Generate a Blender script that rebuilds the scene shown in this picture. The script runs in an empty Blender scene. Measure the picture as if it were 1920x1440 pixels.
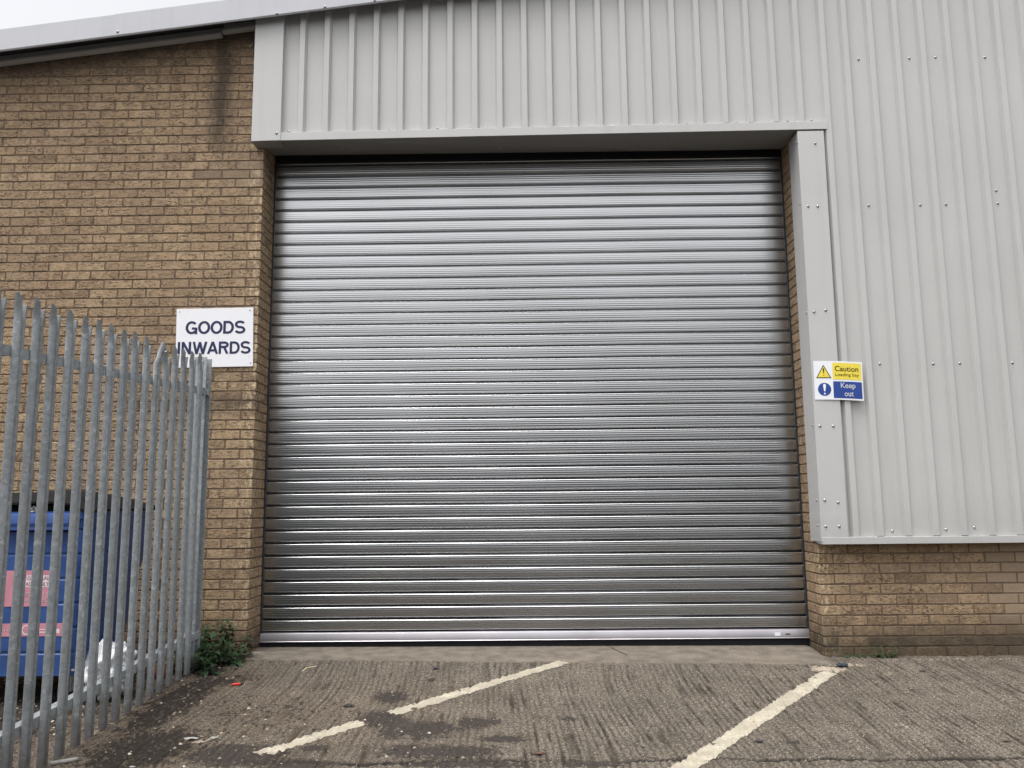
import bpy, bmesh, math, random
import numpy as np
from mathutils import Vector, Matrix, noise as mnoise

sc = bpy.context.scene
COL = sc.collection
R = math.radians

# ------------------------------------------------------------------ camera
F, PI_, RO, YA = 1553.0, .14298, -.00981, -.01052
CAM = Vector((2.05285, -6.33153, .99544))
fw = Vector((math.sin(YA)*math.cos(PI_), math.cos(YA)*math.cos(PI_), math.sin(PI_)))
r_ = Vector((math.cos(YA), -math.sin(YA), 0)); u_ = r_.cross(fw)
rt = r_*math.cos(RO) + u_*math.sin(RO); up = u_*math.cos(RO) - r_*math.sin(RO)
cd = bpy.data.cameras.new('camera'); cam = bpy.data.objects.new('camera', cd); COL.objects.link(cam)
m = Matrix((rt, up, -fw)).transposed().to_4x4(); m.translation = CAM
cam.matrix_world = m
cd.sensor_width = 36; cd.lens = F/1920*36; cd.clip_start = .05; cd.clip_end = 3000
sc.camera = cam

# ------------------------------------------------------------------ world, sun, exposure
SUN_EL, SUN_AZ = R(72), R(215)          # azimuth clockwise from +Y
w = bpy.data.worlds.new('World'); sc.world = w; w.use_nodes = True
nt = w.node_tree; bg = nt.nodes['Background']
sky = nt.nodes.new('ShaderNodeTexSky'); sky.sky_type = 'NISHITA'; sky.sun_disc = False
sky.sun_elevation = SUN_EL; sky.sun_rotation = SUN_AZ
sky.air_density = 1.0; sky.dust_density = 6.0; sky.ozone_density = 1.0
hs = nt.nodes.new('ShaderNodeHueSaturation'); hs.inputs['Saturation'].default_value = .12
nt.links.new(sky.outputs[0], hs.inputs['Color']); nt.links.new(hs.outputs[0], bg.inputs[0])
bg.inputs[1].default_value = .15
sd = bpy.data.lights.new('sun', 'SUN'); sun = bpy.data.objects.new('sun', sd); COL.objects.link(sun)
sd.energy = .5; sd.angle = R(40); sd.color = (1, .97, .93)
sv = Vector((math.sin(SUN_AZ)*math.cos(SUN_EL), math.cos(SUN_AZ)*math.cos(SUN_EL), math.sin(SUN_EL)))
sun.rotation_euler = sv.to_track_quat('Z', 'Y').to_euler(); sun.location = (0, -10, 12)
sc.view_settings.view_transform = 'Standard'; sc.view_settings.look = 'None'
sc.view_settings.exposure = 1.0; sc.view_settings.gamma = 1

rng = random.Random(7)

# ------------------------------------------------------------------ helpers
def props(o, label=None, cat=None, group=None, kind=None):
    if label: o['label'] = label
    if cat: o['category'] = cat
    if group: o['group'] = group
    if kind: o['kind'] = kind
    return o

def empty(name, loc, label=None, cat=None, group=None):
    o = bpy.data.objects.new(name, None); COL.objects.link(o); o.location = loc
    o.empty_display_size = .1
    return props(o, label, cat, group)

def wloc(o):
    v = Vector((0, 0, 0))
    while o is not None:
        v += o.location; o = o.parent
    return v

def mobj(name, verts, faces, mat, parent=None, smooth=False, origin=None, attrs=None):
    """one mesh object from WORLD coordinates; stored relative to parent / origin"""
    me = bpy.data.meshes.new(name)
    base = wloc(parent) if parent else Vector((0, 0, 0))
    org = Vector(origin) if origin is not None else base
    me.from_pydata([tuple(Vector(v)-org) for v in verts], [], faces)
    if smooth: me.polygons.foreach_set('use_smooth', [True]*len(me.polygons))
    if attrs:
        for k, vals in attrs.items():
            a = me.attributes.new(k, 'FLOAT', 'POINT'); a.data.foreach_set('value', vals)
    o = bpy.data.objects.new(name, me); COL.objects.link(o)
    if mat: me.materials.append(mat)
    if parent: o.parent = parent
    o.location = org-base
    me.update()
    return o

class MB:
    def __init__(s): s.v = []; s.f = []; s.at = {}
    def add(s, v, f, **at):
        n = len(s.v); s.v += [tuple(p) for p in v]; s.f += [tuple(i+n for i in q) for q in f]
        for k, val in at.items(): s.at.setdefault(k, []).extend([val]*len(v) if not isinstance(val, (list, tuple)) else val)
    def box(s, x0, x1, y0, y1, z0, z1, **at):
        v = [(x, y, z) for x in (x0, x1) for y in (y0, y1) for z in (z0, z1)]
        s.add(v, [(0,1,3,2), (4,6,7,5), (0,4,5,1), (2,3,7,6), (0,2,6,4), (1,5,7,3)], **at)
    def cbox(s, x0, x1, y0, y1, z0, z1, c=.003, jit=0, **at):
        """chamfered box"""
        v = []; idx = {}
        for a, x in enumerate((x0, x1)):
            for b, y in enumerate((y0, y1)):
                for d, z in enumerate((z0, z1)):
                    sx = c if a == 0 else -c; sy = c if b == 0 else -c; sz = c if d == 0 else -c
                    j = [rng.uniform(-jit, jit) for _ in range(3)]
                    for k, p in enumerate(((x, y+sy, z+sz), (x+sx, y, z+sz), (x+sx, y+sy, z))):
                        idx[a, b, d, k] = len(v); v.append((p[0]+j[0], p[1]+j[1], p[2]+j[2]))
        f = []
        I = idx
        for a in (0, 1):
            q = [I[a,0,0,0], I[a,0,1,0], I[a,1,1,0], I[a,1,0,0]]; f.append(q if a == 0 else q[::-1])
            q = [I[0,a,0,1], I[1,a,0,1], I[1,a,1,1], I[0,a,1,1]]; f.append(q if a == 0 else q[::-1])
            q = [I[0,0,a,2], I[0,1,a,2], I[1,1,a,2], I[1,0,a,2]]; f.append(q if a == 0 else q[::-1])
        for a in (0, 1):
            for b in (0, 1):
                f.append([I[a,b,0,0], I[a,b,1,0], I[a,b,1,1], I[a,b,0,1]])
                f.append([I[a,0,b,0], I[a,1,b,0], I[a,1,b,2], I[a,0,b,2]])
                f.append([I[0,a,b,1], I[1,a,b,1], I[1,a,b,2], I[0,a,b,2]])
                for d in (0, 1): f.append([I[a,b,d,0], I[a,b,d,1], I[a,b,d,2]])
        s.add(v, f, **at)
    def tube(s, pts, r, n=8, cap=True):
        rings = []
        P = [Vector(p) for p in pts]; rr = r if isinstance(r, (list, tuple)) else [r]*len(P)
        for i, p in enumerate(P):
            t = (P[min(i+1, len(P)-1)]-P[max(i-1, 0)]).normalized()
            a = t.cross(Vector((0, 0, 1)) if abs(t.z) < .9 else Vector((1, 0, 0))).normalized(); b = t.cross(a)
            rings.append([p+(a*math.cos(2*math.pi*k/n)+b*math.sin(2*math.pi*k/n))*rr[i] for k in range(n)])
        v = [q for g in rings for q in g]
        f = [(i*n+k, i*n+(k+1) % n, (i+1)*n+(k+1) % n, (i+1)*n+k) for i in range(len(P)-1) for k in range(n)]
        if cap: f += [tuple(range(n))[::-1], tuple(range((len(P)-1)*n, len(P)*n))]
        s.add(v, f)
    def extr(s, prof, a, b, axis='x', close=False, caps=False, **at):
        """extrude a 2D profile; axis x: prof=(y,z); y: (x,z); z: (x,y)"""
        def mk(p, t): return {'x': (t, p[0], p[1]), 'y': (p[0], t, p[1]), 'z': (p[0], p[1], t)}[axis]
        n = len(prof); v = [mk(p, a) for p in prof]+[mk(p, b) for p in prof]
        f = [(i, i+1, n+i+1, n+i) for i in range(n-1)]
        if close: f.append((n-1, 0, n, 2*n-1))
        if caps: f += [tuple(range(n))[::-1], tuple(range(n, 2*n))]
        s.add(v, f, **at)
    def build(s, name, mat, parent=None, smooth=False, origin=None, fixn=True):
        o = mobj(name, s.v, s.f, mat, parent, smooth, origin, s.at if s.at else None)
        if fixn:
            bm = bmesh.new(); bm.from_mesh(o.data); bmesh.ops.recalc_face_normals(bm, faces=bm.faces); bm.to_mesh(o.data); bm.free()
        return o

def autosmooth(o, ang=35):
    me = o.data
    bm = bmesh.new(); bm.from_mesh(me)
    for f in bm.faces: f.smooth = True
    for e in bm.edges:
        if len(e.link_faces) == 2 and e.calc_face_angle(0) > R(ang): e.smooth = False
    bm.to_mesh(me); bm.free()
    return o

# ------------------------------------------------------------------ materials
class N:
    def __init__(s, name):
        s.m = bpy.data.materials.new(name); s.m.use_nodes = True
        s.t = s.m.node_tree; s.b = s.t.nodes['Principled BSDF']
    def n(s, typ, **kw):
        o = s.t.nodes.new('ShaderNode'+typ)
        for k, v in kw.items():
            if hasattr(o, k): setattr(o, k, v)
            else: o.inputs[k.replace('_', ' ')].default_value = v
        return o
    def l(s, a, b): s.t.links.new(a, b)
    def pos(s, sx=1, sy=1, sz=1, obj=False):
        src = s.n('TexCoord').outputs['Object'] if obj else s.n('NewGeometry').outputs['Position']
        mp = s.n('Mapping'); mp.inputs['Scale'].default_value = (sx, sy, sz); s.l(src, mp.inputs[0]); return mp.outputs[0]
    def noise(s, vec, scale, detail=4, rough=.55, dist=0):
        o = s.n('TexNoise'); o.inputs['Scale'].default_value = scale; o.inputs['Detail'].default_value = detail
        o.inputs['Roughness'].default_value = rough; o.inputs['Distortion'].default_value = dist
        s.l(vec, o.inputs['Vector']); return o.outputs[0]
    def ramp(s, fac, stops):
        o = s.n('ValToRGB'); e = o.color_ramp.elements
        while len(e) < len(stops): e.new(.5)
        for i, (p, c) in enumerate(stops):
            e[i].position = p; e[i].color = (c, c, c, 1) if not isinstance(c, tuple) else (*c, 1)
        s.l(fac, o.inputs[0]); return o.outputs[0]
    def mix(s, fac, a, b, mode='MIX'):
        o = s.n('Mix', data_type='RGBA', blend_type=mode)
        for sock, v in ((0, fac), (6, a), (7, b)):
            if isinstance(v, (int, float)): o.inputs[sock].default_value = v if sock == 0 else (v, v, v, 1)
            elif isinstance(v, tuple): o.inputs[sock].default_value = (*v, 1)
            else: s.l(v, o.inputs[sock])
        return o.outputs[2]
    def math(s, op, a, b=0.0, clamp=False):
        o = s.n('Math', operation=op); o.use_clamp = clamp
        for i, v in enumerate((a, b)):
            if isinstance(v, (int, float)): o.inputs[i].default_value = v
            else: s.l(v, o.inputs[i])
        return o.outputs[0]
    def attr(s, name):
        o = s.n('Attribute'); o.attribute_name = name; return o.outputs['Fac']
    def bump(s, h, strength=.5, dist=.003):
        o = s.n('Bump'); o.inputs['Strength'].default_value = strength; o.inputs['Distance'].default_value = dist
        s.l(h, o.inputs['Height']); s.l(o.outputs[0], s.b.inputs['Normal'])
    def set(s, **kw):
        for k, v in kw.items():
            i = s.b.inputs[k.replace('_', ' ')]
            if isinstance(v, tuple): i.default_value = (*v, 1)
            elif isinstance(v, (int, float)): i.default_value = v
            else: s.l(v, i)
        return s.m

def plain(name, col, rough=.6, metal=0, var=.12, scale=20, bump=0):
    k = N(name); p = k.pos()
    n1 = k.noise(p, scale, 5)
    c = k.mix(k.ramp(n1, [(.3, 0), (.7, 1)]), tuple(x*(1-var) for x in col), tuple(min(1, x*(1+var)) for x in col))
    k.set(Base_Color=c, Roughness=rough, Metallic=metal)
    if name in ('bin_black_plastic', 'black_rubber', 'dark_hole', 'dark_interior'): k.set(Specular_IOR_Level=.12)
    if bump: k.bump(n1, bump, .002)
    return k.m

def mat_brick():
    k = N('brick'); p = k.pos()
    tone = k.attr('tone'); kind = k.attr('smooth'); stain = k.attr('stain'); chip = k.attr('chip')
    c = k.ramp(tone, [(0, (.150, .105, .066)), (.12, (.292, .202, .124)), (.5, (.395, .278, .170)), (.8, (.470, .343, .213)), (.93, (.31, .205, .13)), (1, (.49, .37, .23))])
    # cloudy kiln colour inside each brick
    cl = k.noise(p, 13, 4); c = k.mix(k.ramp(cl, [(.36, .62), (.62, 0)]), c, (.235, .165, .105))
    cl2 = k.noise(p, 31, 4); c = k.mix(k.ramp(cl2, [(.5, 0), (.75, .55)]), c, (.54, .42, .27))
    wth = k.ramp(k.noise(p, .9, 3), [(.40, 0), (.62, .55)]); c = k.mix(wth, c, k.mix(.55, c, (.235, .165, .120)))
    # drag-wire slits
    sl = k.noise(k.pos(34, 34, 120), 1.0, 5, .65, 1.2)
    slm = k.ramp(sl, [(.41, 1), (.47, 0)])
    patch = k.ramp(k.noise(p, 9, 2), [(.36, .35), (.55, 1)])
    slm = k.math('MULTIPLY', k.math('MULTIPLY', slm, patch), k.math('SUBTRACT', 1.0, kind))
    c = k.mix(k.math('MULTIPLY', slm, .85), c, (.055, .036, .026))
    # smooth new bricks are greyer
    c = k.mix(k.math('MULTIPLY', kind, .75), c, k.ramp(tone, [(0, (.17, .125, .095)), (.5, (.25, .19, .14)), (1, (.31, .24, .165))]))
    # stain: soot / water runs below the verge and beside the trim
    sp = k.n('SeparateXYZ'); k.l(k.n('NewGeometry').outputs['Position'], sp.inputs[0])
    wob = k.math('MULTIPLY', k.math('SUBTRACT', k.noise(k.pos(1, 1, .6), 6, 5, .7), .5), .22)
    ax = k.math('ABSOLUTE', k.math('ADD', k.math('ADD', sp.outputs[0], .37), wob))
    s1 = k.math('MULTIPLY', k.ramp(ax, [(.02, 1.0), (.19, 0)]), k.ramp(k.math('MULTIPLY', sp.outputs[2], .2), [(.70, 0), (.82, 1)]))
    ax2 = k.math('ABSOLUTE', k.math('ADD', k.math('ADD', sp.outputs[0], .75), wob))
    s2 = k.math('MULTIPLY', k.ramp(ax2, [(.02, .5), (.16, 0)]), k.ramp(k.math('MULTIPLY', sp.outputs[2], .2), [(.80, 0), (.92, 1)]))
    dv_ = k.math('ADD', k.math('SUBTRACT', k.math('ADD', k.math('MULTIPLY', sp.outputs[0], .122), 4.87), sp.outputs[2]), k.math('MULTIPLY', wob, .8))
    s3 = k.ramp(dv_, [(.02, .8), (.34, 0)])
    stain = k.math('MAXIMUM', k.math('MAXIMUM', stain, s1), k.math('MAXIMUM', s2, s3))
    sn = k.ramp(k.math('ADD', k.math('MULTIPLY', stain, 1.0), k.math('MULTIPLY', k.math('SUBTRACT', k.noise(k.pos(1.2, 1.2, .8), 9, 6, .7), .5), .9)), [(.25, 0), (.95, .85)])
    c = k.mix(sn, c, (.060, .048, .038))
    # chipped arrises and lime
    ch = k.math('MULTIPLY', chip, k.ramp(k.noise(k.pos(1, 1, .5), 38, 4, .6), [(.50, 0), (.60, 1)]))
    c = k.mix(ch, c, (.62, .50, .33))
    # damp base with algae
    sep = k.n('SeparateXYZ'); k.l(k.n('NewGeometry').outputs['Position'], sep.inputs[0])
    dz = k.math('ADD', sep.outputs[2], k.math('MULTIPLY', k.math('SUBTRACT', k.noise(p, 5, 4), .5), .35))
    c = k.mix(k.ramp(k.math('ADD', dz, .2), [(.12, .72), (.40, 0)]), c, (.055, .044, .030))
    h = k.math('ADD', k.math('MULTIPLY', slm, -1.6), k.math('ADD', k.noise(p, 160, 3), k.math('MULTIPLY', k.noise(p, 45, 4), 1.2)))
    k.bump(h, .75, .0035)
    return k.set(Base_Color=c, Roughness=.92, Specular_IOR_Level=.25)

def mat_mortar():
    k = N('mortar'); p = k.pos()
    c = k.mix(k.noise(p, 30, 4), (.115, .084, .060), (.20, .150, .108))
    sep = k.n('SeparateXYZ'); k.l(k.n('NewGeometry').outputs['Position'], sep.inputs[0])
    c = k.mix(k.ramp(k.math('ADD', sep.outputs[2], .2), [(.05, .8), (.35, 0)]), c, (.035, .028, .02))
    k.bump(k.noise(p, 150, 3), .6, .003)
    return k.set(Base_Color=c, Roughness=.95, Specular_IOR_Level=.2)

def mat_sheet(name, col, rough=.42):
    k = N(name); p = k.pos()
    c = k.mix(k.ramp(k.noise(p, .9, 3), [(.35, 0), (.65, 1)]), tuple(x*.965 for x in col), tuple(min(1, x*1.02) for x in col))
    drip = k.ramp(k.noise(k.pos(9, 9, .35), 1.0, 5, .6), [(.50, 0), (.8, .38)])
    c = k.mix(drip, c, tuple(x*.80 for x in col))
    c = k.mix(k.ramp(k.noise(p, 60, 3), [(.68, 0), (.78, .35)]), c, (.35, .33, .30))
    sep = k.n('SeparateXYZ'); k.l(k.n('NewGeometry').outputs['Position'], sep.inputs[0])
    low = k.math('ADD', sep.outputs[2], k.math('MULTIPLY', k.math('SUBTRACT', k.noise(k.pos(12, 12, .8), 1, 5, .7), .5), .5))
    c = k.mix(k.ramp(k.math('MULTIPLY', low, .5), [(.35, .30), (.55, 0)]), c, tuple(x*.62 for x in col))    # weaker light low down painted in as a darker, streaked band
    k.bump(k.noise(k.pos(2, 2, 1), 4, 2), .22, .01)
    return k.set(Base_Color=c, Roughness=rough, Specular_IOR_Level=.4)

def mat_curtain():
    k = N('galvanised_lath')
    p = k.pos(.5, 1, 60)
    n1 = k.noise(k.pos(.6, 1, 9), 2.0, 3); n2 = k.noise(k.pos(.5, 1, 3), 3, 3)
    c = k.mix(n1, (.41, .415, .42), (.53, .535, .54))
    rg = k.math('ADD', .20, k.math('MULTIPLY', n2, .10))
    return k.set(Base_Color=c, Metallic=1.0, Roughness=rg)

def mat_galv(name='galvanised_steel', base=(.34, .365, .38)):
    k = N(name); p = k.pos()
    v = k.n('TexVoronoi'); v.inputs['Scale'].default_value = 55; k.l(p, v.inputs['Vector'])
    n1 = k.noise(p, 26, 4, .7)
    c = k.mix(k.ramp(v.outputs['Color'], [(.15, 0), (.9, 1)]), tuple(x*.82 for x in base), tuple(x*1.10 for x in base))
    c = k.mix(k.ramp(n1, [(.57, 0), (.68, .75)]), c, tuple(min(1, x*1.65) for x in base))
    c = k.mix(k.ramp(k.noise(p, 9, 5, .7), [(.28, .6), (.42, 0)]), c, tuple(x*.5 for x in base))
    c = k.mix(k.math('MULTIPLY', k.attr('tone'), .34), c, tuple(x*.45 for x in base))
    sep = k.n('SeparateXYZ'); k.l(k.n('NewGeometry').outputs['Position'], sep.inputs[0])
    lo = k.math('ADD', sep.outputs[2], k.math('MULTIPLY', k.math('SUBTRACT', k.noise(p, 14, 4), .5), .3))
    c = k.mix(k.ramp(k.math('ADD', lo, .3), [(.12, .7), (.36, 0)]), c, (.09, .07, .055))
    k.bump(n1, .15, .002)
    return k.set(Base_Color=c, Metallic=.35, Roughness=.52)

def mat_ground():
    k = N('grooved_concrete'); p = k.pos()
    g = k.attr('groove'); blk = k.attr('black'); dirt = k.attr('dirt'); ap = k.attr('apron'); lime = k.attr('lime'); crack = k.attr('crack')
    c = k.mix(k.ramp(k.noise(p, 2.2, 5, .6), [(.3, 0), (.7, 1)]), (.135, .115, .090), (.220, .188, .150))
    fine = k.noise(p, 75, 4, .7)
    c = k.mix(k.ramp(fine, [(.40, .95), (.56, 0)]), c, (.038, .031, .025))
    v = k.n('TexVoronoi'); v.inputs['Scale'].default_value = 80; k.l(p, v.inputs['Vector'])
    agg = k.math('MULTIPLY', k.ramp(v.outputs['Distance'], [(.22, 1), (.34, 0)]), k.ramp(v.outputs['Color'], [(.50, 0), (.66, 1)]))
    c = k.mix(k.math('MULTIPLY', agg, .8), c, (.50, .43, .33))
    c = k.mix(k.math('MULTIPLY', g, 1.15, True), c, (.034, .026, .019))          # silt in the grooves, with their crevice shade painted in too
    apc = k.mix(k.ramp(k.noise(p, 9, 5), [(.35, 0), (.65, 1)]), (.135, .116, .092), (.225, .192, .155))
    c = k.mix(ap, c, k.mix(k.ramp(fine, [(.36, .6), (.5, 0)]), apc, (.08, .066, .052)))
    d2 = k.math('ADD', dirt, k.math('MULTIPLY', k.math('SUBTRACT', k.noise(k.pos(1, .6, 1), 22, 8, .8), .5), 2.4))
    c = k.mix(k.math('MULTIPLY', k.ramp(dirt, [(.0, 0), (.5, 1)]), .45), c, (.115, .080, .050))
    c = k.mix(k.ramp(d2, [(.46, 0), (.58, .93)]), c, (.016, .012, .009))
    b2 = k.math('ADD', k.math('MULTIPLY', blk, .98), k.math('ADD', k.math('MULTIPLY', k.math('SUBTRACT', k.noise(p, 14, 8, .8), .5), 2.2), k.math('MULTIPLY', k.math('SUBTRACT', k.noise(k.pos(1, .7, 1), 55, 4, .7), .5), 1.6)))
    bm_ = k.ramp(b2, [(.48, 0), (.63, .93)])
    c = k.mix(bm_, c, k.mix(k.noise(p, 60, 4), (.012, .010, .009), (.062, .050, .043)))
    l2 = k.math('ADD', lime, k.math('MULTIPLY', k.math('SUBTRACT', k.noise(p, 28, 5, .7), .5), 1.4))
    c = k.mix(k.ramp(l2, [(.5, 0), (.7, .7)]), c, (.52, .44, .34))
    c = k.mix(crack, c, (.015, .012, .010))
    sep = k.n('SeparateXYZ'); k.l(k.n('NewGeometry').outputs['Position'], sep.inputs[0])
    far_dark = k.ramp(k.math('MULTIPLY', sep.outputs[1], -.1), [(.34, 0), (.342, 1)])     # unseen ground past the slab, darkened to dim the shutter's reflections
    c = k.mix(far_dark, c, k.mix(k.noise(p, 60, 3), (.025, .025, .026), (.050, .049, .048)))
    k.bump(k.math('ADD', fine, k.math('ADD', k.math('MULTIPLY', agg, .5), k.math('MULTIPLY', bm_, -.25))), .9, .010)
    return k.set(Base_Color=c, Roughness=.9, Specular_IOR_Level=.3)

def mat_paint():
    k = N('worn_line_paint'); p = k.pos()
    c = k.mix(k.ramp(k.noise(p, 6, 5), [(.35, 0), (.65, 1)]), (.36, .32, .245), (.46, .42, .33))
    c = k.mix(k.ramp(k.noise(p, 55, 4, .7), [(.36, .8), (.46, 0)]), c, (.20, .17, .13))
    c = k.mix(k.ramp(k.noise(p, 7, 6, .75), [(.44, .55), (.60, 0)]), c, (.25, .22, .175))
    k.bump(k.noise(p, 70, 4), .4, .003)
    return k.set(Base_Color=c, Roughness=.8)

def mat_leaf(name, a, b):
    k = N(name); p = k.pos()
    at = k.attr('tone')
    c = k.mix(at, a, b)
    c = k.mix(k.ramp(k.noise(p, 70, 3), [(.4, 0), (.7, .4)]), c, tuple(x*.6 for x in a))
    k.bump(k.noise(p, 130, 2), .4, .002)
    return k.set(Base_Color=c, Roughness=.55, Specular_IOR_Level=.35)

def mat_sign():
    k = N('sign_white'); p = k.pos()
    c = k.mix(k.ramp(k.noise(k.pos(3, 3, 1), 9, 6, .7), [(.60, 0), (.74, .4)]), (.80, .80, .83), (.52, .52, .53))
    return k.set(Base_Color=c, Roughness=.35)

M = dict(
    brick=mat_brick(), mortar=mat_mortar(),
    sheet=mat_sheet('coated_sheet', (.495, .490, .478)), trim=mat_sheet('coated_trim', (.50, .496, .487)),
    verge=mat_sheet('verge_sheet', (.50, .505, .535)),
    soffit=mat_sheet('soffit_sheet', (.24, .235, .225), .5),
    curtain=mat_curtain(), rail=plain('aluminium_rail', (.50, .48, .505), .40, 1, .12, 3),
    rubber=plain('black_rubber', (.012, .012, .015), .6), dark=plain('dark_interior', (.02, .02, .022), .8),
    guide=plain('guide_steel', (.05, .052, .056), .5, .6),
    galv=mat_galv(), screw=plain('screw_zinc', (.38, .38, .38), .35, .8, .2, 90),
    sign=mat_sign(), navy=plain('navy_letter', (.007, .010, .068), .5), ink=plain('dark_ink', (.05, .04, .012), .5),
    white=plain('print_white', (.80, .82, .85), .4, 0, .03), yellow=plain('print_yellow', (.82, .66, .07), .4, 0, .05),
    blue=plain('print_blue', (.018, .055, .27), .35, 0, .08),
    bin=plain('bin_blue_plastic', (.030, .076, .235), .40, 0, .22, 7), lid=plain('bin_black_plastic', (.010, .010, .010), .75, 0, .3, 10),
    pink=plain('faded_red_sticker', (.56, .24, .30), .45, 0, .14, 12), pinkw=plain('sticker_white', (.74, .66, .70), .5),
    ground=mat_ground(), paint=mat_paint(),
    leaf=mat_leaf('nettle_leaf', (.012, .036, .014), (.040, .085, .032)), stem=plain('plant_stem', (.10, .15, .06), .6),
    weed=mat_leaf('weed_leaf', (.012, .034, .012), (.035, .080, .025)),
    bag=plain('white_bag', (.78, .79, .82), .45, 0, .06, 14), red=plain('red_plastic', (.62, .030, .022), .35),
    black=plain('black_scrap', (.02, .02, .022), .6), bluegrey=plain('blue_grey_rag', (.026, .034, .048), .8, 0, .3, 60),
    straw=plain('pale_straw', (.55, .46, .30), .6), twig=plain('dead_twig', (.07, .045, .03), .8),
    stone=plain('stone', (.16, .13, .10), .9, 0, .3, 50, .5), paper=plain('wet_paper', (.32, .31, .29), .8, 0, .2, 40),
    wood=plain('weathered_board', (.28, .19, .11), .8, 0, .3, 30, .4), rust=plain('rust_tin', (.20, .065, .035), .8, 0, .4, 40),
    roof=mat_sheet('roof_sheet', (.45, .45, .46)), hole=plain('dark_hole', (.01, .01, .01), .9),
)

# ------------------------------------------------------------------ ground
def vnoise(x, y, seed):
    r = np.random.RandomState(seed); T = r.rand(256, 256)
    xi = np.floor(x).astype(int); yi = np.floor(y).astype(int); fx = x-xi; fy = y-yi
    fx = fx*fx*(3-2*fx); fy = fy*fy*(3-2*fy)
    a = T[yi % 256, xi % 256]; b = T[yi % 256, (xi+1) % 256]; c = T[(yi+1) % 256, xi % 256]; d = T[(yi+1) % 256, (xi+1) % 256]
    return (a*(1-fx)+b*fx)*(1-fy)+(c*(1-fx)+d*fx)*fy

def smooth(a, b, x):
    t = np.clip((x-a)/(b-a), 0, 1); return t*t*(3-2*t)

def gbase(x, y):
    x = np.asarray(x, float); y = np.asarray(y, float)
    z = -.075+.054*y-.0155*np.clip(x, 0, 4.3)
    z = np.where(y < -12, -.075-.648-.0155*np.clip(x, 0, 4.3), z)
    thr = -.092-.004*np.clip(x, 0, 4.3)
    inside = smooth(-.12, .02, x)*(1-smooth(4.22, 4.30, x))
    t = smooth(-.22, .22, y)*inside
    z = z*(1-t)+thr*t
    z = np.where((y > 0) & (t < .5), np.minimum(z, -.075-.0155*np.clip(x, 0, 4.3)), z)
    return z

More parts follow.
